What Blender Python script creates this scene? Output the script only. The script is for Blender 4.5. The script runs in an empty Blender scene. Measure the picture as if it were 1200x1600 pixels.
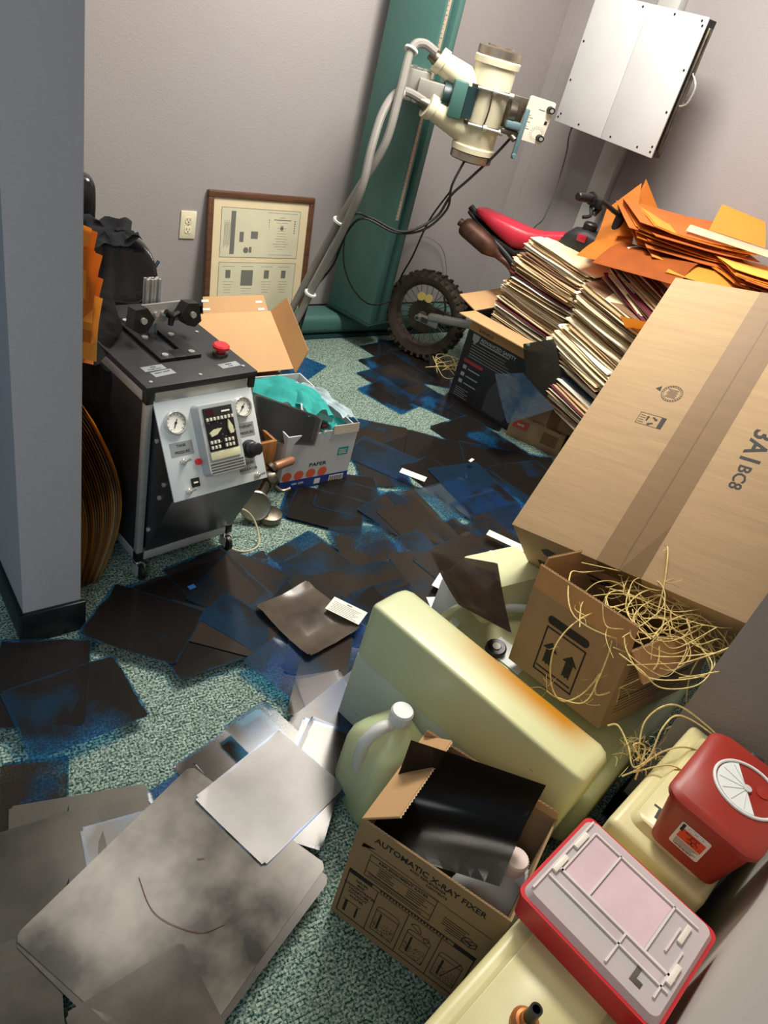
import bpy, bmesh, math, random
from mathutils import Vector, Matrix, Euler, noise
R = math.radians
COL = bpy.context.scene.collection
SC = bpy.context.scene
random.seed(7)

# ---------------------------------------------------------------- camera
cam_d = bpy.data.cameras.new('camera'); cam = bpy.data.objects.new('camera', cam_d); COL.objects.link(cam)
SC.camera = cam
cam_d.sensor_width = 36; cam_d.lens = 25.875; cam_d.clip_start = .02
fx = (.787, -.570, .238); dn = (-.183, -.583, -.791); fw = (.589, .579, -.563)
M = Matrix.Identity(4)
for i in range(3):
    M[i][0] = fx[i]; M[i][1] = -dn[i]; M[i][2] = -fw[i]
cam.matrix_world = Matrix.Translation((0, 0, 1.45)) @ M.to_3x3().to_quaternion().to_matrix().to_4x4()

# ---------------------------------------------------------------- world, lights, exposure
w = bpy.data.worlds.new('world'); SC.world = w; w.use_nodes = True
w.node_tree.nodes['Background'].inputs[0].default_value = (.75, .85, 1, 1)
w.node_tree.nodes['Background'].inputs[1].default_value = 0.32
SC.view_settings.view_transform = 'Standard'; SC.view_settings.look = 'None'
SC.view_settings.gamma = 1; SC.view_settings.use_curve_mapping = False
SC.view_settings.exposure = 0.42
def area(name, loc, rot, sx, sy, power, col):
    l = bpy.data.lights.new(name, 'AREA'); l.shape = 'RECTANGLE'; l.size = sx; l.size_y = sy; l.energy = power; l.color = col
    o = bpy.data.objects.new(name, l); COL.objects.link(o); o.location = loc; o.rotation_euler = rot
    return o
area('ceiling_lamp_and_fill', (2.0, 1.75, 2.52), (0, 0, 0), .56, 1.1, 66, (1, .96, .88))
area('ceiling_lamp_and_fill', (.85, 1.75, 2.52), (0, 0, 0), .5, .5, 9, (1, .95, .85))  # weak fill lamp added to brighten the dim near right side
area('ceiling_lamp_and_fill', (-1.0, -.6, 2.52), (0, 0, 0), .56, 1.1, 14, (.9, .95, 1))
area('window_daylight', (-.9, -1.72, 1.45), (R(-78), 0, R(180)), 1.3, 1.1, 45, (.42, .70, 1))
# ---------------------------------------------------------------- materials
def newmat(name):
    m = bpy.data.materials.new(name); m.use_nodes = True
    nt = m.node_tree; return m, nt, nt.nodes['Principled BSDF']
def srgb(c):
    return tuple(((v/255)/12.92 if v/255 <= .04045 else ((v/255+.055)/1.055)**2.4) for v in c) + (1,)
MATS = {}
def mat(name, rgb, rough=.6, metal=0, var=.12, scale=12, bump=0, bscale=60, coat=0, stretch=None, trans=0, sss=0, alpha=1, spec=.5):
    if name in MATS: return MATS[name]
    m, nt, b = newmat(name); N = nt.nodes; L = nt.links
    c = srgb(rgb)
    tc = N.new('ShaderNodeTexCoord'); mp = N.new('ShaderNodeMapping'); L.new(tc.outputs['Object'], mp.inputs[0])
    if stretch: mp.inputs['Scale'].default_value = stretch
    nz = N.new('ShaderNodeTexNoise'); nz.inputs['Scale'].default_value = scale; nz.inputs['Detail'].default_value = 6
    L.new(mp.outputs[0], nz.inputs['Vector'])
    rp = N.new('ShaderNodeValToRGB'); rp.color_ramp.elements[0].position = .3; rp.color_ramp.elements[1].position = .7
    rp.color_ramp.elements[0].color = tuple(v*(1-var) for v in c[:3])+(1,)
    rp.color_ramp.elements[1].color = tuple(min(1, v*(1+var)) for v in c[:3])+(1,)
    L.new(nz.outputs['Fac'], rp.inputs[0]); L.new(rp.outputs[0], b.inputs['Base Color'])
    b.inputs['Roughness'].default_value = rough; b.inputs['Metallic'].default_value = metal
    b.inputs['Coat Weight'].default_value = coat; b.inputs['Transmission Weight'].default_value = trans
    b.inputs['Specular IOR Level'].default_value = spec; b.inputs['Alpha'].default_value = alpha
    if sss: b.inputs['Subsurface Weight'].default_value = sss; b.inputs['Subsurface Radius'].default_value = (.02, .02, .01)
    if bump:
        n2 = N.new('ShaderNodeTexNoise'); n2.inputs['Scale'].default_value = bscale; L.new(mp.outputs[0], n2.inputs['Vector'])
        bp = N.new('ShaderNodeBump'); bp.inputs['Strength'].default_value = bump; bp.inputs['Distance'].default_value = .004
        L.new(n2.outputs['Fac'], bp.inputs['Height']); L.new(bp.outputs[0], b.inputs['Normal'])
    MATS[name] = m; return m
WALL = mat('wall_paint', (158, 151, 150), .7, var=.03, scale=2, bump=.25, bscale=180)
BASE = mat('baseboard_rubber', (14, 17, 20), .35, var=.2)
CEIL = mat('ceiling_tile', (205, 203, 196), .9)
WALLN = mat('wall_paint_lightened', (198, 194, 186), .7, var=.02, scale=2)  # near wall's colour lightened in place of light missing on it
CARD = mat('cardboard', (168, 139, 102), .8, var=.08, scale=5, bump=.12, bscale=30, stretch=(1, 14, 1))
CARDI = mat('cardboard_inner', (176, 132, 86), .85, var=.1, scale=6)
CARDD = mat('cardboard_grey_brown', (148, 120, 86), .85, var=.08, scale=6, bump=.1, bscale=30)
CARDL = mat('cardboard_light', (194, 152, 106), .8, var=.08, scale=4)
FLUTE = mat('cardboard_flute', (226, 200, 158), .8)
INK = mat('black_ink', (24, 21, 18), .7, var=.1)
TEAL = mat('teal_enamel', (66, 104, 98), .42, var=.08, scale=3, bump=.05, bscale=90)
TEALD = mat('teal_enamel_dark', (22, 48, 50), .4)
CREAM = mat('cream_enamel', (216, 208, 178), .32, var=.08, scale=9, coat=.2)
ALU = mat('brushed_aluminium', (176, 175, 170), .36, .45, var=.08, scale=30, stretch=(1, 1, 12))
STEEL = mat('bright_steel', (205, 203, 196), .22, .6, var=.1)
STEELD = mat('worn_steel', (120, 112, 100), .38, 1, var=.3, scale=30)
BLK = mat('black_plastic', (16, 16, 18), .42, var=.3)
BLKM = mat('black_laminate', (30, 30, 32), .55, var=.3, scale=20)
LEATH = mat('black_vinyl', (30, 30, 32), .2, var=.3, bump=.15, bscale=120)
FABD = mat('dark_grey_fabric', (44, 45, 49), .95, var=.2, bump=.4, bscale=300)
RUB = mat('tyre_rubber', (58, 47, 38), .85, var=.35, scale=25, bump=.4, bscale=90)
WOOD = mat('walnut_wood', (92, 60, 40), .4, var=.3, scale=8, stretch=(1, 8, 8))
OAK = mat('oak_wood', (150, 98, 48), .5, var=.3, scale=8, stretch=(6, 6, 1))
WHITE = mat('white_board', (226, 228, 226), .55, var=.03)
PLATEM = mat('white_plate_paint', (192, 191, 190), .45, var=.05, scale=5)
PANEL = mat('grey_white_panel', (208, 214, 214), .4, .1, var=.04)
GREYP = mat('light_grey_plastic', (170, 174, 174), .45, var=.05)
LBL = mat('silver_label', (170, 176, 178), .35, .5, var=.05)
PAPER = mat('white_paper', (232, 228, 216), .8, var=.04)
MAN = mat('manila_paper', (228, 212, 172), .8, var=.06)
MAN2 = mat('aged_manila_paper', (186, 156, 116), .85, var=.1)
MANP = mat('pale_folder_paper', (240, 230, 200), .8, var=.05)
MANB = mat('brown_folder_paper', (124, 92, 66), .85, var=.1)
REDF = mat('burgundy_folder', (96, 26, 42), .7)
BLUF = mat('blue_grey_folder', (50, 66, 80), .7)
ORG = mat('kraft_envelope', (222, 138, 46), .7, var=.07, scale=6)
ORGL = mat('yellow_kraft_envelope', (240, 178, 74), .7, var=.07, scale=6)
ORGD = mat('dark_kraft_envelope', (184, 96, 34), .75, var=.1)
CYAN = mat('turquoise_cloth', (70, 196, 190), .85, var=.08, bump=.3, bscale=40)
PALEC = mat('patterned_pale_cloth', (200, 218, 222), .9, var=.25, scale=25)
RED = mat('red_plastic', (205, 40, 48), .35, var=.05)
REDB = mat('brick_red_plastic', (158, 46, 34), .42, var=.06)
REDS = mat('red_seat_vinyl', (190, 40, 60), .33, var=.1, bump=.1)
RUST = mat('rusty_muffler', (96, 66, 54), .5, .6, var=.35, scale=25)
CABG = mat('grey_cable', (128, 124, 118), .5)
CABB = mat('black_cable', (18, 18, 20), .4)
CABW = mat('cream_cord', (190, 182, 150), .5)
TWINE = mat('sisal_twine', (226, 202, 132), .85, var=.25, scale=90)
TANK = mat('yellowed_polyethylene', (224, 214, 160), .36, var=.09, scale=7, sss=.25, bump=.08, bscale=25)
YEL = mat('pale_yellow_card', (240, 226, 174), .7)
BRASS = mat('brass_fitting', (176, 110, 56), .45, .5, var=.3)
BLUEI = mat('blue_print', (28, 58, 140), .6)
ORGI = mat('orange_print', (224, 98, 62), .6)
CYI = mat('turquoise_print', (36, 150, 150), .6)
SILV = mat('galvanised_post', (196, 195, 190), .45, .1, var=.08)
MATB = mat('mat_board', (226, 205, 160), .85, var=.04)
DOC = mat('aged_document', (208, 200, 168), .8, var=.06)
GREYI = mat('grey_ink', (104, 100, 86), .8)

def carpet():
    m, nt, b = newmat('green_teal_loop_carpet'); N = nt.nodes; L = nt.links
    tc = N.new('ShaderNodeTexCoord'); mp = N.new('ShaderNodeMapping'); L.new(tc.outputs['Object'], mp.inputs[0])
    mp.inputs['Rotation'].default_value = (0, 0, R(6))
    br = N.new('ShaderNodeTexBrick'); L.new(mp.outputs[0], br.inputs['Vector'])
    br.inputs['Scale'].default_value = 36; br.inputs['Mortar Size'].default_value = .028
    br.inputs['Brick Width'].default_value = .48; br.inputs['Row Height'].default_value = .27; br.inputs['Bias'].default_value = -.1
    br.inputs['Color1'].default_value = srgb((176, 200, 184)); br.inputs['Color2'].default_value = srgb((36, 94, 88)); br.inputs['Mortar'].default_value = srgb((20, 50, 50))
    nz = N.new('ShaderNodeTexNoise'); nz.inputs['Scale'].default_value = 190; nz.inputs['Detail'].default_value = 3; L.new(mp.outputs[0], nz.inputs['Vector'])
    rp = N.new('ShaderNodeValToRGB'); rp.color_ramp.elements[0].position = .44; rp.color_ramp.elements[1].position = .58
    rp.color_ramp.elements[0].color = srgb((14, 56, 56)); rp.color_ramp.elements[1].color = srgb((205, 222, 204)); L.new(nz.outputs['Fac'], rp.inputs[0])
    mx = N.new('ShaderNodeMix'); mx.data_type = 'RGBA'; mx.inputs[0].default_value = .55
    L.new(br.outputs['Color'], mx.inputs[6]); L.new(rp.outputs[0], mx.inputs[7])
    n3 = N.new('ShaderNodeTexNoise'); n3.inputs['Scale'].default_value = 3; L.new(mp.outputs[0], n3.inputs['Vector'])
    m2 = N.new('ShaderNodeMix'); m2.data_type = 'RGBA'; m2.blend_type = 'MULTIPLY'; m2.inputs[0].default_value = .35
    L.new(mx.outputs[2], m2.inputs[6]); L.new(n3.outputs['Fac'], m2.inputs[7])
    L.new(m2.outputs[2], b.inputs['Base Color']); b.inputs['Roughness'].default_value = .95; b.inputs['Specular IOR Level'].default_value = .1
    bp = N.new('ShaderNodeBump'); bp.inputs['Strength'].default_value = .9; bp.inputs['Distance'].default_value = .004
    ad = N.new('ShaderNodeMath'); ad.operation = 'SUBTRACT'; L.new(nz.outputs['Fac'], ad.inputs[0]); L.new(br.outputs['Fac'], ad.inputs[1])
    L.new(ad.outputs[0], bp.inputs['Height']); L.new(bp.outputs[0], b.inputs['Normal'])
    return m
CARPET = carpet()

def film_mat(name, dense, clear, cut, seed, rough=.16, diff=(.012, .010, .009), cloud=None):
    """developed film: dense silver image that lets little light by, blue tinted clear base, glossy both sides"""
    m, nt, b = newmat(name); N = nt.nodes; L = nt.links; nt.nodes.remove(b); out = N['Material Output']
    tc = N.new('ShaderNodeTexCoord'); mp = N.new('ShaderNodeMapping'); L.new(tc.outputs['Object'], mp.inputs[0])
    oi = N.new('ShaderNodeObjectInfo'); cm = N.new('ShaderNodeCombineXYZ')
    ml = N.new('ShaderNodeMath'); ml.operation = 'MULTIPLY'; ml.inputs[1].default_value = 40; L.new(oi.outputs['Random'], ml.inputs[0])
    L.new(ml.outputs[0], cm.inputs[0]); cm.inputs[2].default_value = seed; L.new(cm.outputs[0], mp.inputs['Location'])
    nz = N.new('ShaderNodeTexNoise'); nz.inputs['Scale'].default_value = 4.5; nz.inputs['Detail'].default_value = 5; L.new(mp.outputs[0], nz.inputs['Vector'])
    rp = N.new('ShaderNodeValToRGB'); rp.color_ramp.elements[0].position = cut; rp.color_ramp.elements[1].position = cut+.07
    rp.color_ramp.elements[0].color = clear+(1,); rp.color_ramp.elements[1].color = dense+(1,); sg = N.new('ShaderNodeSeparateXYZ'); L.new(tc.outputs['Generated'], sg.inputs[0])
    def op(o_, a_, b_=None):
        n_ = N.new('ShaderNodeMath'); n_.operation = o_
        for q_, v_ in enumerate((a_, b_)):
            if v_ is None: continue
            if isinstance(v_, (int, float)): n_.inputs[q_].default_value = v_
            else: L.new(v_, n_.inputs[q_])
        return n_.outputs[0]
    ed = op('MAXIMUM', op('ABSOLUTE', op('SUBTRACT', sg.outputs[0], .5)), op('ABSOLUTE', op('SUBTRACT', sg.outputs[1], .5)))
    n5 = N.new('ShaderNodeTexNoise'); n5.inputs['Scale'].default_value = 14; L.new(mp.outputs[0], n5.inputs['Vector'])
    ed = op('MULTIPLY', op('SUBTRACT', op('ADD', ed, op('MULTIPLY', op('SUBTRACT', n5.outputs['Fac'], .5), .10)), .468), 9.0)   # uncoated clear margin
    L.new(op('SUBTRACT', nz.outputs['Fac'], op('MAXIMUM', ed, 0.0)), rp.inputs[0])
    tr = N.new('ShaderNodeBsdfTransparent'); L.new(rp.outputs[0], tr.inputs[0])
    df = N.new('ShaderNodeBsdfDiffuse'); df.inputs[0].default_value = diff+(1,)
    rd = N.new('ShaderNodeValToRGB'); rd.color_ramp.elements[0].position = cut; rd.color_ramp.elements[1].position = cut+.09
    rd.color_ramp.elements[0].color = (clear[0]*.03+.004, clear[1]*.035+.004, clear[2]*.04+.004, 1); rd.color_ramp.elements[1].color = diff+(1,)
    L.new(rp.inputs[0].links[0].from_socket, rd.inputs[0]); L.new(rd.outputs[0], df.inputs[0])
    if cloud:
        n2 = N.new('ShaderNodeTexNoise'); n2.inputs['Scale'].default_value = 6.5; n2.inputs['Detail'].default_value = 4; L.new(mp.outputs[0], n2.inputs['Vector'])
        r2 = N.new('ShaderNodeValToRGB'); r2.color_ramp.elements[0].position = .38; r2.color_ramp.elements[1].position = .60
        r2.color_ramp.elements[0].color = diff+(1,); r2.color_ramp.elements[1].color = cloud+(1,); L.new(n2.outputs['Fac'], r2.inputs[0]); L.new(r2.outputs[0], df.inputs[0])
    ad = N.new('ShaderNodeAddShader'); L.new(tr.outputs[0], ad.inputs[0]); L.new(df.outputs[0], ad.inputs[1])
    gl = N.new('ShaderNodeBsdfGlossy'); gl.inputs['Roughness'].default_value = rough; gl.inputs[0].default_value = (.66, .63, .60, 1)
    fr = N.new('ShaderNodeFresnel'); ge = N.new('ShaderNodeNewGeometry'); mr = N.new('ShaderNodeMapRange'); mr.inputs[3].default_value = 1.52; mr.inputs[4].default_value = 1/1.52
    L.new(ge.outputs['Backfacing'], mr.inputs[0]); L.new(mr.outputs[0], fr.inputs['IOR'])   # same gloss on both sides of the sheet
    mx = N.new('ShaderNodeMixShader'); L.new(fr.outputs[0], mx.inputs[0]); L.new(ad.outputs[0], mx.inputs[1]); L.new(gl.outputs[0], mx.inputs[2])
    L.new(mx.outputs[0], out.inputs['Surface']); return m
BL = (.12, .42, .72)
FM = {
 'k': film_mat('film_dense', (.012, .010, .010), BL, .34, 1),
 'n': film_mat('film_brown', (.06, .045, .035), (.08, .30, .50), .40, 2, diff=(.022, .016, .012)),
 'b': film_mat('film_blue_base', (.05, .05, .06), (.10, .42, .75), .51, 3),
 'c': film_mat('film_clear_blue', (.25, .3, .36), (.3, .55, .75), .50, 4, diff=(.04, .055, .07)),
 'D': film_mat('film_dull_grey', (.02, .02, .02), BL, .10, 13, .3, diff=(.042, .040, .037)),
 'K': film_mat('film_very_dense', (.008, .008, .008), BL, .12, 12, .2),
 'm': film_mat('film_dark_brown', (.03, .022, .018), BL, .28, 5, diff=(.03, .022, .017)),
 'w': film_mat('film_warm_brown', (.05, .035, .025), (.1, .2, .3), .08, 6, .2, diff=(.05, .036, .026), cloud=(.10, .08, .06)),
 'p': film_mat('film_pale', (.10, .09, .09), (.2, .35, .6), .38, 7, .25, diff=(.08, .07, .075)),
 'g': film_mat('film_grey', (.05, .045, .04), (.1, .2, .3), .28, 8, .25, diff=(.03, .027, .022), cloud=(.075, .064, .05)),
 'P': film_mat('film_large_grey', (.03, .028, .025), (.1, .15, .2), .18, 9, .2, diff=(.012, .010, .009), cloud=(.20, .178, .145)),
 'q': film_mat('film_grey_dark', (.04, .035, .03), (.1, .16, .24), .3, 10, .25, diff=(.03, .025, .02), cloud=(.09, .075, .062)),
 'G': film_mat('film_grey_blue', (.04, .04, .045), (.2, .42, .8), .40, 11, .26, diff=(.05, .045, .042), cloud=(.13, .13, .125)),
}
# white crusted cover plastic: cream turning to amber stain along the back of its rounded top
def hood_mat():
    m, nt, b = newmat('cream_plastic_with_amber_stain'); N = nt.nodes; L = nt.links
    tc = N.new('ShaderNodeTexCoord'); sp = N.new('ShaderNodeSeparateXYZ'); L.new(tc.outputs['Object'], sp.inputs[0])
    nz = N.new('ShaderNodeTexNoise'); nz.inputs['Scale'].default_value = 9; L.new(tc.outputs['Object'], nz.inputs['Vector'])
    def mr(src, a, b_):
        n = N.new('ShaderNodeMapRange'); n.interpolation_type = 'SMOOTHSTEP'; n.inputs[1].default_value = a; n.inputs[2].default_value = b_; L.new(src, n.inputs[0]); return n.outputs[0]
    def mul(a, b_):
        n = N.new('ShaderNodeMath'); n.operation = 'MULTIPLY'; L.new(a, n.inputs[0])
        if isinstance(b_, float): n.inputs[1].default_value = b_
        else: L.new(b_, n.inputs[1])
        return n.outputs[0]
    back = mr(sp.outputs[1], -.04, .03); hi = mr(sp.outputs[2], .30, .37); lf = mr(sp.outputs[0], -.21, -.02); rt0 = mr(sp.outputs[0], .17, .27); rt1 = N.new('ShaderNodeMath'); rt1.operation = 'SUBTRACT'; rt1.inputs[0].default_value = 1; L.new(rt0, rt1.inputs[1]); rt = rt1.outputs[0]
    f = mul(mul(mul(back, hi), mul(lf, rt)), mr(nz.outputs['Fac'], -.1, .42))
    mx = N.new('ShaderNodeMix'); mx.data_type = 'RGBA'; L.new(f, mx.inputs[0])
    mx.inputs[6].default_value = srgb((222, 220, 166)); mx.inputs[7].default_value = srgb((198, 134, 34))
    f2 = mr(sp.outputs[0], -.28, .12)
    m2 = N.new('ShaderNodeMix'); m2.data_type = 'RGBA'; L.new(f2, m2.inputs[0]); m2.inputs[6].default_value = srgb((205, 211, 168)); L.new(mx.outputs[2], m2.inputs[7])
    L.new(m2.outputs[2], b.inputs['Base Color']); b.inputs['Roughness'].default_value = .33
    return m
HOOD = hood_mat()
HOODG = mat('pale_grey_green_enamel', (196, 204, 186), .4, var=.03)
CREAMP = mat('cream_machine_plastic', (214, 216, 170), .4, var=.05)
def glassy(name, col, rough, trans, alpha):
    m, nt, b = newmat(name)
    nz = nt.nodes.new('ShaderNodeTexNoise'); nz.inputs['Scale'].default_value = 20
    rp = nt.nodes.new('ShaderNodeValToRGB'); rp.color_ramp.elements[0].color = tuple(v*.93 for v in col)+(1,); rp.color_ramp.elements[1].color = col+(1,)
    nt.links.new(nz.outputs['Fac'], rp.inputs[0]); nt.links.new(rp.outputs[0], b.inputs['Base Color'])
    b.inputs['Roughness'].default_value = rough; b.inputs['Transmission Weight'].default_value = trans; b.inputs['Alpha'].default_value = alpha; b.inputs['IOR'].default_value = 1.3
    return m
JUGM = glassy('translucent_jug_plastic', (.86, .92, .54), .25, .1, .86)
JUGM.node_tree.nodes['Principled BSDF'].inputs['Subsurface Weight'].default_value = .7; JUGM.node_tree.nodes['Principled BSDF'].inputs['Subsurface Scale'].default_value = .08
JUGW = glassy('translucent_white_plastic', (.86, .87, .86), .3, .25, .93)
LIDM = glassy('frosted_clear_plastic', (.95, .91, .91), .3, 0, .55)
HOSE = glassy('clear_hose_plastic', (.70, .74, .70), .25, .2, .9)
GLASS = glassy('picture_glass', (.9, .9, .85), .05, 0, .06)

# ---------------------------------------------------------------- mesh helpers
class MB:
    def __init__(s): s.bm = bmesh.new()
    def _x(s, vs, M):
        if M is not None: bmesh.ops.transform(s.bm, matrix=M, verts=vs)
    def box(s, x0, x1, y0, y1, z0, z1, M=None, bev=0, seg=2):
        r = bmesh.ops.create_cube(s.bm, size=1); vs = r['verts']
        for v in vs: v.co = Vector(((x0+x1)/2+v.co.x*(x1-x0), (y0+y1)/2+v.co.y*(y1-y0), (z0+z1)/2+v.co.z*(z1-z0)))
        if bev:
            es = list({e for v in vs for e in v.link_edges})
            g = bmesh.ops.bevel(s.bm, geom=es, offset=bev, segments=seg, profile=.5, affect='EDGES'); vs = list({v for f in g['faces'] for v in f.verts} | {v for v in vs if v.is_valid})
        s._x(vs, M); return s
    def cyl(s, p0, p1, r0, r1=None, n=20, M=None):
        p0 = Vector(p0); p1 = Vector(p1); r1 = r0 if r1 is None else r1; d = p1-p0
        g = bmesh.ops.create_cone(s.bm, cap_ends=True, segments=n, radius1=max(r0, 1e-5), radius2=max(r1, 1e-5), depth=d.length)
        T = Matrix.Translation((p0+p1)/2) @ d.to_track_quat('Z', 'Y').to_matrix().to_4x4()
        s._x(g['verts'], (M @ T) if M is not None else T); return s
    def tube(s, pts, r, n=8, smooth=True, M=None, sub=6):
        P = [Vector(p) for p in pts]
        if smooth and len(P) > 2:
            Q = []
            for i in range(len(P)-1):
                a = P[max(i-1, 0)]; b = P[i]; c = P[i+1]; d = P[min(i+2, len(P)-1)]
                for k in range(sub):
                    t = k/sub; Q.append(.5*((2*b)+(c-a)*t+(2*a-5*b+4*c-d)*t*t+(3*b-a-3*c+d)*t**3))
            Q.append(P[-1]); P = Q
        rings = []; up = Vector((0, 0, 1)); prev = None
        for i, p in enumerate(P):
            t = (P[min(i+1, len(P)-1)]-P[max(i-1, 0)]).normalized()
            if prev is None:
                u = t.cross(up); u = u if u.length > 1e-3 else t.cross(Vector((1, 0, 0)))
            else: u = prev-t*prev.dot(t)
            u.normalize(); prev = u; v = t.cross(u)
            rr = r(i/(len(P)-1)) if callable(r) else r
            ring = []
            for k in range(n):
                c = p+(u*math.cos(2*math.pi*k/n)+v*math.sin(2*math.pi*k/n))*rr
                ring.append(s.bm.verts.new(M @ c if M is not None else c))
            rings.append(ring)
        for a, b in zip(rings, rings[1:]):
            for k in range(n): s.bm.faces.new((a[k], a[(k+1) % n], b[(k+1) % n], b[k]))
        s.bm.faces.new(rings[0][::-1]); s.bm.faces.new(rings[-1]); return s
    def lathe(s, prof, n=28, M=None):
        rings = []
        for r, z in prof:
            ring = [s.bm.verts.new((max(r, 1e-5)*math.cos(2*math.pi*k/n), max(r, 1e-5)*math.sin(2*math.pi*k/n), z)) for k in range(n)]
            if M is not None:
                for v in ring: v.co = M @ v.co
            rings.append(ring)
        for a, b in zip(rings, rings[1:]):
            for k in range(n): s.bm.faces.new((a[k], a[(k+1) % n], b[(k+1) % n], b[k]))
        s.bm.faces.new(rings[0][::-1]); s.bm.faces.new(rings[-1]); return s
    def prism(s, pts, z0, z1, M=None, top=None):
        """polygon in xy from z0 to z1; top: other polygon for the upper face"""
        T = top or pts
        a = [s.bm.verts.new((x, y, z0)) for x, y in pts]; b = [s.bm.verts.new((x, y, z1)) for x, y in T]
        n = len(pts)
        s.bm.faces.new(a[::-1]); s.bm.faces.new(b)
        for k in range(n): s.bm.faces.new((a[k], a[(k+1) % n], b[(k+1) % n], b[k]))
        if M is not None:
            for v in a+b: v.co = M @ v.co
        return s
    def grid(s, f, nu, nv, th=0):
        """surface f(u,v) -> Vector; thickness th downwards along normal"""
        G = [[s.bm.verts.new(f(i/nu, j/nv)) for j in range(nv+1)] for i in range(nu+1)]
        fs = [s.bm.faces.new((G[i][j], G[i+1][j], G[i+1][j+1], G[i][j+1])) for i in range(nu) for j in range(nv)]
        if th: bmesh.ops.solidify(s.bm, geom=fs, thickness=th)
        return s
    def build(s, name, m, parent=None, smooth=True, ang=35):
        bmesh.ops.recalc_face_normals(s.bm, faces=s.bm.faces)
        me = bpy.data.meshes.new(name); s.bm.to_mesh(me); s.bm.free()
        me.materials.append(m)
        if smooth:
            me.polygons.foreach_set('use_smooth', [True]*len(me.polygons)); me.set_sharp_from_angle(angle=R(ang))
        o = bpy.data.objects.new(name, me); COL.objects.link(o)
        if parent is not None: o.parent = parent
        return o
def tag(o, label=None, cat=None, group=None, kind=None):
    if label: o['label'] = label
    if cat: o['category'] = cat
    if group: o['group'] = group
    if kind: o['kind'] = kind
    return o
def thing(name, label, cat, loc=(0, 0, 0), rot=(0, 0, 0), group=None):
    o = bpy.data.objects.new(name, None); COL.objects.link(o); o.location = loc; o.rotation_euler = tuple(R(a) for a in rot)
    o.empty_display_size = .05
    return tag(o, label, cat, group)
def rrect(w, d, r, n=5, cx=0, cy=0):
    P = []
    for (sx, sy, a0) in ((1, 1, 0), (-1, 1, 90), (-1, -1, 180), (1, -1, 270)):
        for k in range(n+1):
            a = R(a0+90*k/n); P.append((cx+sx*(w/2-r)+r*math.cos(a), cy+sy*(d/2-r)+r*math.sin(a)))
    return P
def text(s, size, M, m, parent, name='lettering', align='CENTER', ext=.0002, sx=1):
    c = bpy.data.curves.new(name, 'FONT'); c.body = s; c.size = size; c.align_x = align; c.extrude = ext; c.resolution_u = 2; c.offset = size*.018
    t = bpy.data.objects.new('tmp', c); COL.objects.link(t)
    dg = bpy.context.evaluated_depsgraph_get(); me = bpy.data.meshes.new_from_object(t.evaluated_get(dg))
    bpy.data.objects.remove(t); bpy.data.curves.remove(c)
    me.name = name; me.transform(M @ Matrix.Diagonal((sx, 1, 1, 1))); me.materials.clear(); me.materials.append(m)
    o = bpy.data.objects.new(name, me); COL.objects.link(o); o.parent = parent; return o
def frontM(x, y, z):   # text on a face whose outward normal is local -y
    return Matrix.Translation((x, y, z)) @ Matrix.Rotation(R(90), 4, 'X')
def struct(o): o['kind'] = 'structure'; return o
def lines(mb, x, y, z, w, n, dz, seed=0, h=.0012, ragged=.3):
    """rows of tiny printed bars on a -y face"""
    rnd = random.Random(seed)
    for k in range(n):
        ww = w*(1-ragged*rnd.random()); mb.box(x, x+ww, y-.0003, y, z-k*dz, z-k*dz+h)
def frame_lines(mb, x0, x1, z0, z1, y, t=.0016):
    mb.box(x0, x1, y-.0003, y, z0, z0+t); mb.box(x0, x1, y-.0003, y, z1-t, z1)
    mb.box(x0, x0+t, y-.0003, y, z0, z1); mb.box(x1-t, x1, y-.0003, y, z0, z1)
def copy_tree(o, parent=None):
    c = o.copy(); COL.objects.link(c); c.parent = parent
    for ch in list(o.children): copy_tree(ch, c)
    return c
def panel_edge(mb, p0, p1, nrm, t=.004, dep=.004, amp=.0014, step=.004):
    """wavy fluting seen in the cut edge of a corrugated panel from p0 to p1"""
    p0 = Vector(p0); p1 = Vector(p1); d = p1-p0; n = max(4, int(d.length/step)); nr = Vector(nrm).normalized()
    up = Vector((0, 0, 1)) if abs(d.normalized().z) < .7 else Vector((0, 1, 0))
    ins = d.cross(nr).normalized()*dep
    prev = None
    for k in range(n+1):
        q = p0+d*k/n+nr*(amp if k % 2 else -amp)
        a = mb.bm.verts.new(q+ins*.1); b = mb.bm.verts.new(q-ins)
        if prev: mb.bm.faces.new((prev[0], a, b, prev[1]))
        prev = (a, b)
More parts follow.
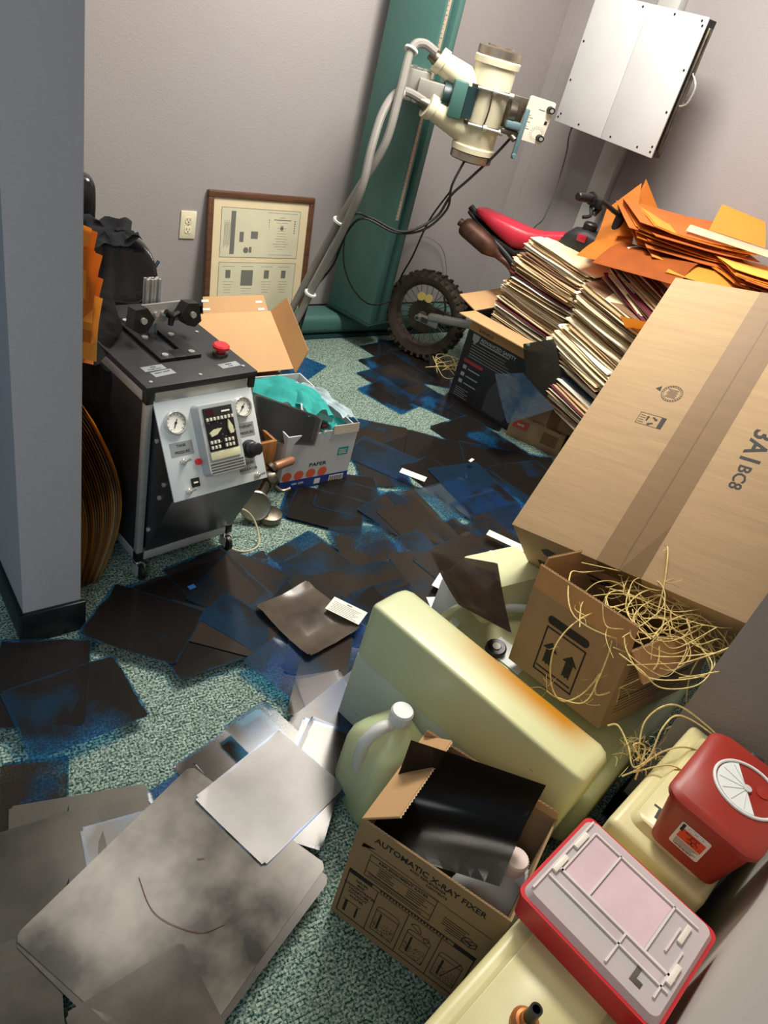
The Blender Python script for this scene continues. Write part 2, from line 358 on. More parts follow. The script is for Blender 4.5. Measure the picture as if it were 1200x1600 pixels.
def open_carton(t, w, d, h, mo, mi, flaps, th=.004, flute=True, wallh=None):
    """open box: outer walls as one body plus one flap part per side: flaps = {side: (length, angle from upright outwards, inset)}"""
    b = MB(); x = w/2; y = d/2
    b.box(-x, x, -y, -y+th, 0, h); b.box(-x, x, y-th, y, 0, h); b.box(-x, -x+th, -y+th, y-th, 0, h); b.box(x-th, x, -y+th, y-th, 0, h); b.box(-x+th, x-th, -y+th, y-th, 0, th)
    body = b.build('box_body', mo, t, smooth=False)
    for side, (ln, ang, ins) in flaps.items():
        c, L_, rz = {'f': ((0, -y, h), w, 0), 'b': ((0, y, h), w, 180), 'l': ((-x, 0, h), d, -90), 'r': ((x, 0, h), d, 90)}[side]
        M = Matrix.Translation(c) @ Matrix.Rotation(R(rz), 4, 'Z') @ Matrix.Rotation(R(ang), 4, 'X') @ Matrix.Rotation(R(90), 4, 'X')
        f = MB(); P = [(-L_/2+.001, 0), (L_/2-.001, 0), (L_/2-ins, ln), (-L_/2+ins, ln)]
        f.prism(P, -th, 0, M); f.build('flap', mi if mi else mo, t, smooth=False)
        if flute:
            e = MB(); panel_edge(e, M @ Vector((-L_/2+ins, ln+.0006, -th/2)), M @ Vector((L_/2-ins, ln+.0006, -th/2)), M.to_3x3() @ Vector((0, 0, 1)), dep=.003)
            e.build('fluting', FLUTE, t, smooth=False)
    return body
# ---------------------------------------------------------------- setting
def sbox(name, a, m=WALL, M=None): return struct(MB().box(*a, M=M).build(name, m, None, smooth=False))
sbox('floor', (-2.1, 3.4, -1.9, 3.1, -.1, 0), CARPET)
sbox('ceiling', (-2.1, 3.4, -1.9, 3.1, 2.55, 2.65), CEIL)
sbox('wall_back', (-2.1, 3.4, 2.98, 3.1, 0, 2.55))
sbox('wall_right', (3.25, 3.4, -1.9, 2.98, 0, 2.55))
sbox('wall_left', (-2.1, -2.0, -1.8, 2.98, 0, 2.55))
sbox('wall_partition', (.307, .437, 1.338, 2.98, .0, 2.55))
wf = MB()
wf.box(-2.0, -1.6, -1.9, -1.8, 0, 2.55).box(-.2, 3.25, -1.9, -1.8, 0, 2.55).box(-1.6, -.2, -1.9, -1.8, 0, .85).box(-1.6, -.2, -1.9, -1.8, 2.05, 2.55)
struct(wf.build('wall_front', WALL, None, smooth=False))
wi = MB(); wi.box(-1.6, -1.55, -1.88, -1.82, .85, 2.05).box(-.25, -.2, -1.88, -1.82, .85, 2.05).box(-1.6, -.2, -1.88, -1.82, .85, .9).box(-1.6, -.2, -1.88, -1.82, 2.0, 2.05).box(-.92, -.88, -1.88, -1.82, .9, 2.0)
struct(wi.build('window_1', WHITE, None, smooth=False))
AM = Matrix.Translation((1.335, .297, 0)) @ Matrix.Rotation(R(8.5), 4, 'Z')
sbox('wall_pier', (0, .13, -.26, 0, 0, 2.55), WALL, AM)
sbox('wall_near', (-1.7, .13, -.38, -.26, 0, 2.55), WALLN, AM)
# baseboards
def bb(name, x0, x1, y0, y1, h=.10, M=None): struct(MB().box(x0, x1, y0, y1, 0, h, M=M, bev=.003).build(name, BASE))
bb('baseboard_back', .45, 3.25, 2.966, 2.98); bb('baseboard_right', 3.236, 3.25, -.2, 2.966)
bb('baseboard_partition', .297, .307, 1.328, 2.98, .095); bb('baseboard_partition', .297, .447, 1.326, 1.338, .095)
bb('baseboard_pier', -.01, 0, -.25, .01, .1, AM); bb('baseboard_pier', -.01, .14, 0, .01, .1, AM)
struct(MB().box(3.2475, 3.25, 2.90, 2.979, .1, 2.55).build('trim_1', WALL)); 
t = thing('ceiling_light', 'square ceiling fixture added for fill light near the partition', 'lamp', (.85, 1.75, 2.55)); MB().box(-.27, .27, -.27, .27, -.02, 0, bev=.004).build('frame', WHITE, t)  # unseen housing added to go with the fill lamp
for (x, y, n) in ((2.0, 1.75, 0), (-1.0, -.6, 1)):
    t = thing('ceiling_light', ('lit fluorescent ceiling troffer above the middle of the x-ray room', 'lit fluorescent ceiling troffer over the area by the window')[n], 'lamp', (x, y, 2.55))
    f = MB(); f.box(-.32, -.29, -.6, .6, -.02, 0).box(.29, .32, -.6, .6, -.02, 0).box(-.29, .29, -.6, -.57, -.02, 0).box(-.29, .29, .57, .6, -.02, 0); f.build('frame', WHITE, t)
    MB().box(-.29, .29, -.57, .57, -.012, -.002).build('diffuser', PAPER, t)

# outlet
t = thing('wall_outlet', 'ivory duplex power outlet on the grey wall left of the framed certificates', 'outlet', (1.402, 2.98, .463))
MB().box(-.035, .035, -.006, 0, -.058, .058, bev=.003).build('cover_plate', mat('ivory_plastic', (232, 222, 190), .4), t)
for dz in (-.02, .02):
    b = MB(); b.prism(rrect(.030, .027, .009), 0, .0025, Matrix.Translation((0, -.0055, dz)) @ Matrix.Rotation(R(90), 4, 'X')); s = b.build('socket', mat('ivory_plastic', (232, 222, 190)), t)
    b = MB(); b.box(-.008, -.006, -.0086, -.008, dz-.001, dz+.008).box(.005, .007, -.0086, -.008, dz-.001, dz+.007).cyl((0, -.0086, dz-.007), (0, -.008, dz-.007), .0025); b.build('slots', BLK, s)
MB().cyl((0, -.0075, 0), (0, -.006, 0), .003).build('screw', STEEL, t)

# framed certificates leaning on back wall
t = thing('picture_frame', 'walnut framed certificates in a cream mat leaning on the grey back wall', 'picture', (1.735, 2.895, .02), (-7, 0, 0))
W2 = .262; Hh = .60
f = MB(); q = .026
f.box(-W2, W2, -.012, .012, Hh-q, Hh, bev=.004).box(-W2, W2, -.012, .012, 0, q, bev=.004).box(-W2, -W2+q, -.012, .012, q, Hh-q, bev=.004).box(W2-q, W2, -.012, .012, q, Hh-q, bev=.004)
f.build('frame', WOOD, t)
MB().box(-W2+q, W2-q, -.002, .004, q, Hh-q).build('mat_board', MATB, t)
MB().box(-W2+q, W2-q, -.0062, -.0050, q, Hh-q).build('glass', GLASS, t)
for (z0, z1) in ((.33, .535), (.06, .305)):
    d = MB().box(-.195, .195, -.0028, -.002, z0, z1).build('document', DOC, t)
    b = MB(); frame_lines(b, -.197, .197, z0-.002, z1+.002, -.0028, .0022); b.build('printed_border', GREYI, d)
    b = MB()
    if z0 > .3:
        b.box(-.150, -.128, -.0031, -.0028, z0+.012, z1-.012)
        lines(b, .055, 0, 0, 0, 0, 0)
        rnd = random.Random(4)
        for k in range(13):
            wd = (.03, .09, .06, .02, .05, .04, .05, .045, .06, .05, .08, .06, .03)[k]; b.box(.105-wd/2, .105+wd/2, -.0031, -.0028, z1-.03-.0115*k, z1-.0285-.0115*k+(.002 if k == 1 else 0))
        b.cyl((.105, -.0031, z1-.075), (.105, -.0028, z1-.075), .009)
        for k in range(7): b.box(-.180+.005*k, -.1785+.005*k, -.0031, -.0028, z0+.04+.006*(k % 3), z1-.05-.01*(k % 2))
        b.box(-.105, -.085, -.0031, -.0028, z0+.065, z0+.108).box(-.05, -.015, -.0031, -.0028, z0+.08, z0+.112).cyl((-.07, -.0031, z0+.03), (-.07, -.0028, z0+.03), .013).box(-.055, -.042, -.0031, -.0028, z0+.02, z0+.045)
        b.box(.03, .18, -.0031, -.0028, z1-.012, z1-.0105).box(.04, .17, -.0031, -.0028, z0+.012, z0+.0135)
        for k in range(6): b.box(.035+.001*k, .04, -.0031, -.0028, z1-.045-.01*k, z1-.04-.01*k); b.box(.168, .174, -.0031, -.0028, z1-.045-.01*k, z1-.04-.01*k)
    else:
        for k, (x, ww, hh) in enumerate(((-.15, .024, .036), (-.055, .06, .07), (.045, .026, .038), (.135, .024, .036))):
            b.box(x-ww/2, x+ww/2, -.0031, -.0028, z1-.032-hh, z1-.032)
            b.box(x-.03, x+.03, -.0031, -.0028, z1-.017, z1-.0155)
            for j in range(5): b.box(x-.025+.002*j, x+.028-.003*j, -.0031, -.0028, z1-.085-.012*j-(.03 if k == 1 else 0), z1-.0838-.012*j-(.03 if k == 1 else 0))
    b.build('print', mat('document_ink', (74, 70, 58), .8), d)

# ---------------------------------------------------------------- x-ray stand
t = thing('x_ray_tube_stand', 'tall teal enamelled x-ray column with a ruler scale on its channel', 'medical stand', (2.212, 2.64, .14), (0, 0, 15.3))
c = MB(); Hc = 2.38
c.box(0, .05, 0, .27, 0, Hc, bev=.003).box(.05, .09, .06, .27, 0, Hc).box(.09, .13, 0, .27, 0, Hc, bev=.003); c.build('column', TEAL, t)
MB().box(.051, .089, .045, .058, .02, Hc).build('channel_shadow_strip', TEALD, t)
MB().tube([(.062, .03, .03), (.062, .03, Hc)], .0035, 8).build('lift_cable', STEELD, t)
r = MB().box(.012, .032, -.0016, 0, .5, Hc-.02).build('ruler_scale', mat('scale_strip', (176, 158, 140), .5), t)
b = MB()
for k in range(120): b.box(.012, .018 if k % 5 else .026, -.0022, -.0016, .51+.0155*k, .5115+.0155*k)
b.build('scale_marks', INK, r)
b = MB(); b.box(-.01, .14, -.01, .28, -.012, 0, bev=.004); b.build('foot_plate', TEALD, t)
bs = MB(); bs.box(1.82, 3.0, 2.80, 2.955, .012, .115, bev=.04, seg=5); o = bs.build('floor_rail', TEAL); tag(o, 'low rounded teal floor rail along the back wall under the column', 'rail')
o = MB().box(1.80, 3.02, 2.79, 2.96, 0, .014, bev=.003).build('rail_foot', TEALD, o)

TX, TY = 2.33, 2.40
t = thing('x_ray_tube', 'cream x-ray tube with two cable horns clamped on the teal column', 'x-ray machine', (TX, TY, .97), (0, 0, -36)); t.scale = (1.18, 1.18, 1)
b = MB(); b.lathe([(.066, .05), (.069, .055), (.069, .35), (.066, .36)], 36); b.build('tube_housing', CREAM, t)
for (z, s) in ((.05, -1), (.36, 1)):
    b = MB(); b.lathe([(.068, z-.014), (.076, z-.012), (.077, z+.008), (.073, z+.013)], 36); b.build('collar_ring', CREAM, t)
    z2 = z+s*.012; za, zb_ = min(z2, z2+s*.034), max(z2, z2+s*.034)
    b = MB(); b.lathe([(.069, za), (.073, za+.004), (.073, zb_-.004), (.066, zb_)], 36).lathe([(.045, zb_-.002), (.045, zb_+.006)] if s > 0 else [(.045, za-.006), (.045, za+.002)], 24)
    b.build('end_cap', mat('tarnished_silver', (176, 164, 148), .3, .9, var=.15), t)
    p0 = Vector((-.02, .01, .245 if s > 0 else .105)); d = (Vector((-.245, .02, .335)) - p0 if s > 0 else Vector((-.25, -.03, .175)) - p0).normalized()
    h = MB(); h.cyl(p0, p0+d*.165, .062, .040, 28).cyl(p0+d*.16, p0+d*.185, .047, .047, 28); h.build('cable_horn', CREAM, t)
    MB().cyl(p0+d*.183, p0+d*.215, .028, .020, 20).build('cable_gland', STEELD, t)
for z in (.140, .268):
    b = MB(); b.lathe([(.072, z-.006), (.079, z-.006), (.079, z+.006), (.072, z+.006)], 36); b.build('clamp_band', STEELD, t)
    b = MB(); b.cyl((-.05, -.078, z), (.06, -.078, z), .006).cyl((.055, -.078, z), (.07, -.078, z), .011).cyl((.0, -.083, z), (.012, -.083, z), .012); b.build('clamp_bolt', ALU, t)
MB().tube([(.0, -.082, .14), (.004, -.084, .2), (0, -.082, .265)], .003).build('tie_rod', STEELD, t)
b = MB(); b.box(-.125, -.078, -.07, .03, .142, .272, bev=.006).box(-.08, -.055, -.062, .05, .155, .26, bev=.004); b.build('trunnion_block', TEAL, t)
b = MB(); b.cyl((-.150, .0, .205), (-.125, .0, .205), .05).box(-.078, -.045, -.068, -.062, .155, .262); b.build('swivel_plate', TEALD, t)
b = MB(); b.cyl((.072, -.05, .215), (.095, -.05, .215), .042, .036).box(.06, .12, -.09, -.06, .14, .16, bev=.004).cyl((.09, -.07, .15), (.115, -.09, .13), .012); b.build('tilt_clamp', STEELD, t)
b = MB(); b.box(.118, .134, -.10, -.085, .065, .245, bev=.004).cyl((.126, -.12, .078), (.126, -.08, .078), .008).box(.070, .12, -.10, -.06, .165, .19, bev=.004); b.build('handle_bar', mat('blue_grey_enamel', (92, 116, 122), .4), t)
b = MB(); b.box(-.235, -.14, -.03, .05, .165, .240, bev=.003).box(-.275, -.20, .0, .17, .150, .262, bev=.003)
b.build('support_arm', mat('arm_grey', (160, 156, 146), .4, .4), t)
b = MB(); b.cyl((-.235, -.012, .162), (-.235, .003, .162), .011).cyl((-.22, .02, .262), (-.22, .02, .272), .010).cyl((-.255, .05, .262), (-.255, .05, .272), .008); b.build('arm_bolt', STEEL, t)
cp = MB(); cp.box(.07, .175, .02, .026, .15, .27, bev=.002); cp.build('control_bracket', STEELD, t)
PM = Matrix.Translation((.180, .004, .205)) @ Matrix.Rotation(R(3), 4, 'Y') @ Matrix.Rotation(R(14), 4, 'Z')
pn = MB().prism(rrect(.098, .158, .008), 0, .006, PM @ Matrix.Rotation(R(90), 4, 'X')).build('collimator_panel', mat('ivory_panel', (226, 220, 202), .45), t)
for (x, z) in ((.035, .05), (.035, -.055)):
    MB().cyl((x, -.022, z), (x, -.005, z), .012, .014, M=PM).build('knob', BLK, pn)
    MB().cyl((x, -.0225, z), (x, -.0219, z), .007, M=PM).build('knob_cap', STEEL, pn)
b = MB()
for rr in (.020, .026):
    for k in range(16):
        a = 2*math.pi*k/20; b.box(.018+rr*math.cos(a), .0205+rr*math.cos(a), -.0066, -.006, -.045+rr*math.sin(a), -.0437+rr*math.sin(a), M=PM)
for k in range(9): b.box(-.045, -.045+.03*((k*7) % 5+2)/6, -.0066, -.006, .02-.008*k, .0212-.008*k, M=PM)
b.box(-.005, .02, -.0066, -.006, .04, .042, M=PM).box(.032, .042, -.0066, -.006, -.005, .008, M=PM); b.build('panel_print', INK, pn)

def cable(name, pts, r, m, label, grp=None, ties=()):
    o = MB().tube(pts, r, 10).build(name, m); tag(o, label, 'cable', grp)
    for k in ties:
        a = Vector(pts[k]); d = (Vector(pts[k+1])-Vector(pts[k-1])).normalized()
        MB().cyl(a-d*.004, a+d*.004, r*1.5+.003, n=14).build('cable_tie', WHITE, o)
    return o
cable('high_voltage_cable', [(2.137, 2.54, 1.303), (2.09, 2.57, 1.320), (2.04, 2.57, 1.29), (2.0, 2.53, 1.15), (1.96, 2.5, .97), (1.916, 2.55, .781), (1.89, 2.6, .635), (1.87, 2.66, .462), (1.836, 2.70, .292), (1.79, 2.72, .13), (1.76, 2.74, .03)], .0165, CABG, 'thick grey cable from the upper horn of the x-ray tube to the floor', ties=(2, 6))
cable('high_voltage_cable', [(2.115, 2.515, 1.138), (2.03, 2.56, 1.152), (1.96, 2.55, 1.08), (1.90, 2.50, .95), (1.872, 2.47, .818), (1.868, 2.51, .677), (1.865, 2.58, .491), (1.843, 2.64, .303), (1.80, 2.67, .12), (1.77, 2.69, .03)], .0165, CABG, 'thick grey cable from the lower horn of the x-ray tube to the floor', ties=(1, 7))
cable('black_cable', [(2.42, 2.27, 1.14), (2.365, 2.3, 1.029), (2.313, 2.35, .917), (2.263, 2.38, .835), (2.228, 2.4, .734), (2.091, 2.42, .663), (1.973, 2.5, .687), (1.90, 2.53, .682), (1.90, 2.585, .519), (1.875, 2.63, .376), (1.835, 2.66, .18), (1.80, 2.66, .02)], .0055, CABB, 'black cable looping from the tube handle and hanging across the column')
cable('black_cable', [(2.28, 2.375, .975), (2.243, 2.37, .875), (2.262, 2.38, .78), (2.196, 2.41, .682), (2.062, 2.43, .655), (1.944, 2.51, .68), (1.91, 2.56, .60), (1.905, 2.60, .45), (1.86, 2.65, .3), (1.83, 2.645, .14), (1.80, 2.63, .02)], .005, CABB, 'black cable leaving the bottom of the x-ray tube and joining the bundle')
cable('black_cable', [(2.281, 2.41, .842), (2.290, 2.5, .69), (2.34, 2.6, .496), (2.44, 2.76, .31), (2.46, 2.78, .13), (2.46, 2.77, .02)], .004, CABB, 'thin black cable dropping behind the rear wheel')
cable('black_cable', [(1.919, 2.585, .649), (1.915, 2.55, .494), (1.98, 2.53, .374), (2.101, 2.53, .296), (2.265, 2.57, .30), (2.42, 2.72, .32), (2.46, 2.76, .14), (2.48, 2.74, .02)], .0035, CABB, 'thin black cable sagging low across the front of the teal column')
cable('grey_wire', [(2.537, 2.93, .13), (2.524, 2.95, .33), (2.643, 2.955, .468), (2.839, 2.955, .423), (2.938, 2.95, .265), (2.95, 2.94, .12)], .002, CABG, 'thin grey wire arching on the wall above the rear wheel')

# ---------------------------------------------------------------- wall receptor
t = thing('x_ray_receptor', 'white two-part x-ray receptor box with screws hung on a wall post', 'x-ray receptor', (2.95, 2.28, 1.155))
d0 = .285
f = MB().box(-.008, 0, .0008, d0, 0, .50, bev=.002).build('front_panel', PLATEM, t)
f2 = MB().box(-.008, 0, -d0, -.0008, 0, .50, bev=.002).build('front_panel', PLATEM, t)
MB().box(.0, .055, -d0+.004, d0-.004, .004, .496).build('cassette_case', BLKM, t)
for (y, z) in ((.27, .02), (.14, .02), (.26, .035), (-.05, .02), (-.2, .02), (-.27, .02), (-.27, .04), (-.27, .17), (-.27, .32), (-.27, .47), (.27, .17), (.27, .32), (.0+.03, .485), (-.13, .485), (-.26, .485), (.27, .485)):
    MB().cyl((-.0095, y, z), (-.008, y, z), .0045, n=10).build('screw', BLK, t)
b = MB(); b.box(.008, .03, -d0-.012, -d0, .03, .47, bev=.003); b.build('cassette_tray', STEELD, t)
b = MB(); b.tube([(.02, -d0-.008, .20), (.02, -d0-.04, .22), (.02, -d0-.045, .28), (.02, -d0-.008, .32)], .004); b.build('handle', STEEL, t)
MB().tube([(.02, -d0-.012, .02), (.02, -d0-.02, .2), (.02, -d0-.014, .46)], .003).build('tray_rod', STEELD, t)
b = MB(); b.box(.055, .26, .02, .12, .18, .34, bev=.004); b.build('carriage', STEELD, t)
o = MB().box(3.20, 3.249, 2.335, 2.445, .0, 2.53, bev=.003).build('receptor_post', SILV); tag(o, 'pale metal post rising behind the white receptor box on the right wall', 'post')
cable('receptor_cable', [(3.0, 2.50, 1.16), (3.05, 2.54, 1.10), (3.12, 2.579, 1.024), (3.15, 2.593, .873), (3.18, 2.627, .705), (3.2, 2.694, .6), (3.22, 2.72, .3), (3.225, 2.72, .02)], .004, CABG, 'thin grey cable hanging from the corner of the white receptor box')

# ---------------------------------------------------------------- therapy cart (fit: centre .758,1.473+.21)
CY = 7.2
t = thing('therapy_cart', 'black cabinet cart on casters with a sloped white gauge panel and clamp on top', 'medical cart', (.745, 1.688, .06), (0, 0, CY))
wx, dy, hc = .152, .215, .535
al = .018
fr = []
for x in (-wx, wx-al):
    for y in (-dy, dy-al): MB().box(x, x+al, y, y+al, .03, hc-.04, bev=.0015).build('corner_post', ALU, t)
for z in (.0, hc-.048):
    for y in (-dy, dy-al): MB().box(-wx+al+.004, wx-al-.004, y, y+al, z+.002, z+.03, bev=.0015).build('rail', ALU, t)
    for x in (-wx, wx-al): MB().box(x, x+al, -dy+al+.004, dy-al-.004, z+.002, z+.03, bev=.0015).build('rail', ALU, t)
    for x in (-wx-.001, wx-al-.001+.0):
        for y in (-dy-.001, dy-al-.001): MB().box(x, x+al+.002, y, y+al+.002, z, z+.031, bev=.002).build('corner_block', BLK, t)
MB().box(-wx+.002, -wx+.006, -dy+al, dy-al, .03, hc-.045).build('side_panel', BLKM, t)
MB().box(wx-.006, wx-.002, -dy+al, dy-al, .03, hc-.045).build('side_panel', BLKM, t)
MB().box(-wx+.018, wx-.018, dy-.006, dy-.002, .03, hc-.045).build('back_panel', BLKM, t)
MB().box(-wx+.01, wx-.01, -dy+.01, dy-.01, .012, .022).build('base_panel', BLKM, t)
MB().box(-wx-.003, wx+.003, -dy-.003, dy+.003, hc-.017, hc, bev=.002).build('top_board', BLKM, t)
for (x, y) in ((-wx+.02, -dy+.02), (0.0, -dy+.02), (wx-.02, -dy+.03), (wx-.03, .02), (-wx+.03, .05)): MB().cyl((x, y, hc), (x, y, hc+.002), .0045, n=10).build('screw', STEEL, t)
# wedge front
A = [(-dy+.012, hc-.05), (-dy-.115, .285), (-dy-.002, .035)]
wd = MB()
for x in (-wx+.03, wx-.005):
    pass
v = [(-wx+.022, A[0]), (-wx+.022, A[1]), (-wx+.022, A[2]), (wx-.004, A[0]), (wx-.004, A[1]), (wx-.004, A[2])]
V = [wd.bm.verts.new((x, p[0], p[1])) for x, p in v]
for F in ((0, 1, 2), (3, 5, 4), (1, 4, 5, 2), (0, 2, 5, 3), (0, 3, 4, 1)): wd.bm.faces.new([V[i] for i in F])
wd.build('front_housing', mat('dark_steel_sheet', (62, 66, 70), .38, .6, var=.15), t, smooth=False)
for (y, z) in ((-.24, .40), (-.285, .30), (-.27, .25), (-.23, .12)): MB().cyl((-wx+.017, y, z), (-wx+.022, y, z), .006, n=12).build('housing_bolt', STEEL, t)
# gauge panel frame: origin at top centre; local x right, y up along the slope, z outwards
p_top = Vector((.004, -dy-.003+.01, hc-.043)); p_bot = Vector((.004, -dy-.122, .282))
up = (p_top-p_bot); PL = up.length; up.normalize(); xr = Vector((1, 0, 0)); nz_ = xr.cross(up)
G = Matrix(((xr.x, up.x, nz_.x, p_bot.x), (xr.y, up.y, nz_.y, p_bot.y), (xr.z, up.z, nz_.z, p_bot.z), (0, 0, 0, 1)))
PW = .138
gp = MB().box(-PW, PW, 0, PL, 0, .005, M=G, bev=.001).build('gauge_panel', PANEL, t)
def onp(x, y, z=0): return G @ Matrix.Translation((x, y, .005+z))
for (x, y, r_) in ((-.095, PL*.76, .029), (.098, PL*.79, .027)):
    b = MB(); b.lathe([(r_, 0), (r_, .010), (r_-.003, .013), (r_-.004, .010), (r_-.004, .004)], 32, onp(x, y)); g = b.build('pressure_gauge', STEEL, t)
    MB().cyl((0, 0, .0045), (0, 0, .0065), r_-.005, M=onp(x, y)).build('dial', PAPER, g)
    b = MB()
    for k in range(11):
        a = R(225-27*k); b.box(-.0006, .0006, r_-.010, r_-.006, .0065, .007, M=onp(x, y) @ Matrix.Rotation(a-R(90), 4, 'Z'))
    b.box(-.0009, .0009, -.014, .010, .0075, .0083, M=onp(x, y) @ Matrix.Rotation(R(-28 if x < 0 else -40), 4, 'Z')).cyl((0, 0, .0065), (0, 0, .009), .003, M=onp(x, y)); b.build('needle', INK, g)
for (x, y, w_, h_, ls) in ((-.090, PL*.50, .062, .034, ('TANK', 'PRESSURE')), (.100, PL*.55, .050, .036, ('THERAPY', 'PRESSURE')), (.085, PL*.17, .050, .036, ('PRESSURE', 'REGULATOR'))):
    lb = MB().box(-w_/2, w_/2, -h_/2, h_/2, 0, .0005, M=onp(x, y)).build('label_plate', LBL, t)
    text(ls[0], .0095, onp(x, y+.005, .0006), INK, lb); text(ls[1], .0095, onp(x, y-.011, .0006), INK, lb)
b = MB(); b.lathe([(.024, 0), (.024, .006), (.019, .008), (.019, .022), (.016, .024), (.016, .040), (.013, .042)], 24, onp(.098, PL*.345)); b.build('regulator_knob', BLK, t)
MB().cyl((0, 0, 0), (0, 0, .008), .008, M=onp(-.055, PL*.34)).build('pilot_light', RED, t)
for (x, y) in ((-.093, PL*.37), (-.095, PL*.07), (.108, PL*.05)):
    b = MB(); b.cyl((0, 0, 0), (0, 0, .004), .009, n=6, M=onp(x, y)).cyl((0, 0, .003), (0, 0, .010), .005, M=onp(x, y)).cyl((0, 0, .009), (.012, .006, .022), .0025, .0035, M=onp(x, y)); b.build('toggle_switch', STEEL, t)
b = MB().box(-.011, .011, -.011, .011, 0, .004, M=onp(-.073, PL*.145), bev=.001).build('rocker_switch', BLK, t)
MB().box(-.006, .006, -.002, .002, .004, .0046, M=onp(-.073, PL*.145)).build('switch_print', PAPER, b)
# handheld controller in a grey dock
dk = MB(); dk.prism(rrect(.118, .180, .012, cx=.012, cy=PL*.53), 0, .026, onp(0, 0), top=rrect(.104, .172, .010, cx=.012, cy=PL*.53)); dk = dk.build('controller_dock', GREYP, t)
for k in range(4): MB().box(-.036, .060, PL*.53-.082+.007*k, PL*.53-.0795+.007*k, .0265, .0275, M=onp(0, 0)).build('dock_groove', STEELD, dk)
cf = MB().box(-.030, .052, PL*.53-.028, PL*.53+.078, .026, .0290, M=onp(0, 0), bev=.001).build('controller_face', BLK, t)
MB().box(-.032, .054, PL*.53-.050, PL*.53-.030, .026, .0302, M=onp(0, 0), bev=.001).build('battery_cover', mat('cream_trim', (206, 202, 164), .45), t)
MB().box(-.024, -.002, PL*.53+.058, PL*.53+.074, .0290, .0294, M=onp(0, 0)).build('display', mat('dark_red_display', (58, 26, 28), .2), t)
MB().box(.020, .044, PL*.53+.063, PL*.53+.067, .0290, .0294, M=onp(0, 0)).build('logo_print', PAPER, t)
for (yy, n_) in ((.046, 8), (-.004, 0), (-.010, 7), (-.023, 7)):
    for k in range(n_):
        if yy < 0 and k == 3: continue
        MB().box(-.027+.0102*k, -.022+.0102*k, PL*.53+yy, PL*.53+yy+.008, .029, .0345, M=onp(0, 0), bev=.0006).build('push_button', mat('button_white', (220, 216, 196), .4), t)
for (x, y, a) in ((-.008, .018, -70), (.036, .024, 8)):
    b = MB(); b.prism([(-.005, -.016), (.005, -.016), (.007, 0), (0, .020), (-.007, 0)], 0, .010, onp(x, PL*.53+y, .024) @ Matrix.Rotation(R(a), 4, 'Z')); b.build('pointer_knob', mat('cream_trim', (206, 202, 164)), t)
b = MB()
rnd = random.Random(3)
for k in range(36): x = rnd.uniform(-.028, .049); y = rnd.uniform(-.02, .055); b.box(x, x+.0022, PL*.53+y, PL*.53+y+.0008, .029, .0293, M=onp(0, 0))
b.build('controller_print', PAPER, cf)
# top hardware
b = MB(); b.prism([(-.08, -.145), (.075, -.145), (.09, .17), (-.11, .17)], 0, .001, Matrix.Translation((0, 0, hc))); b.bm.clear()
sb = MB(); sb.box(-.062, -.022, -.115, .12, hc, hc+.010, bev=.001).box(.012, .052, -.115, .12, hc, hc+.010, bev=.001).box(-.022, .012, -.115, -.075, hc, hc+.010, bev=.001); sb.build('slotted_base_plate', BLK, t)
for (x, y) in ((-.042, -.1), (-.042, .0), (.032, -.1), (.032, .0), (-.042, .1)): MB().cyl((x, y, hc+.010), (x, y, hc+.014), .008, n=14).build('bolt', STEEL, t)
ep = MB()
PX, PY = -.005, .045
def extr(mb, cx, cy, s, z0, z1):
    h = s/2; g = s*.16; c_ = s*.22
    P = []
    for (ax, ay) in ((1, 0), (0, 1), (-1, 0), (0, -1)):
        bx, by = -ay, ax
        for (u, w_) in ((h, -h), (h, -g), (c_+.0, -g), (c_, g), (h, g)): P.append((cx+ax*u+bx*w_, cy+ay*u+by*w_))
    mb.prism(P, z0, z1)
extr(ep, PX-.009, PY, .019, hc, hc+.145); extr(ep, PX+.011, PY, .019, hc, hc+.145); ep.build('aluminium_post', ALU, t)
CBM = Matrix.Translation((PX+.01, PY-.028, hc+.066)) @ Matrix.Scale(1.14, 4) @ Matrix.Rotation(R(4), 4, 'Z') @ Matrix.Rotation(R(-6), 4, 'X')
MB().box(-.070, .070, -.003, .003, -.022, .022, M=CBM).build('cross_plate', ALU, t)
for s in (-1, 1):
    b = MB(); P = [(s*.05, -.024), (s*.034, .0), (s*.052, .026), (s*.080, .024), (s*.088, -.018), (s*.07, -.030)]
    b.prism(P if s > 0 else P[::-1], 0, .03, CBM @ Matrix.Rotation(R(90), 4, 'X') @ Matrix.Translation((0, 0, .004)), top=None); b.build('foam_pad', FABD if 0 else BLK, t)
    MB().cyl((s*.063, -.034, 0), (s*.063, -.040, 0), .007, n=14, M=CBM).build('pad_bolt', STEEL, t)
for x in (-.012, .006): MB().cyl((x, -.003, .0), (x, -.010, 0), .006, n=6, M=CBM).build('plate_bolt', STEEL, t)
b = MB()
for k in range(3): b.cyl((.018, -.02, -.004), (.018+.02*math.cos(R(20+120*k)), -.02, -.004+.02*math.sin(R(20+120*k))), .008, .006, n=10, M=CBM)
b.cyl((.018, -.003, -.004), (.018, -.026, -.004), .007, n=12, M=CBM); b.build('three_arm_knob', BLK, t)
MB().cyl((.108, -.115, hc), (.108, -.115, hc+.010), .020).build('stop_button_collar', STEELD, t)
b = MB(); b.lathe([(.011, hc+.01), (.011, hc+.018), (.021, hc+.020), (.022, hc+.027), (.018, hc+.031)], 28, Matrix.Translation((.108, -.115, 0))); b.build('emergency_stop_button', RED, t)
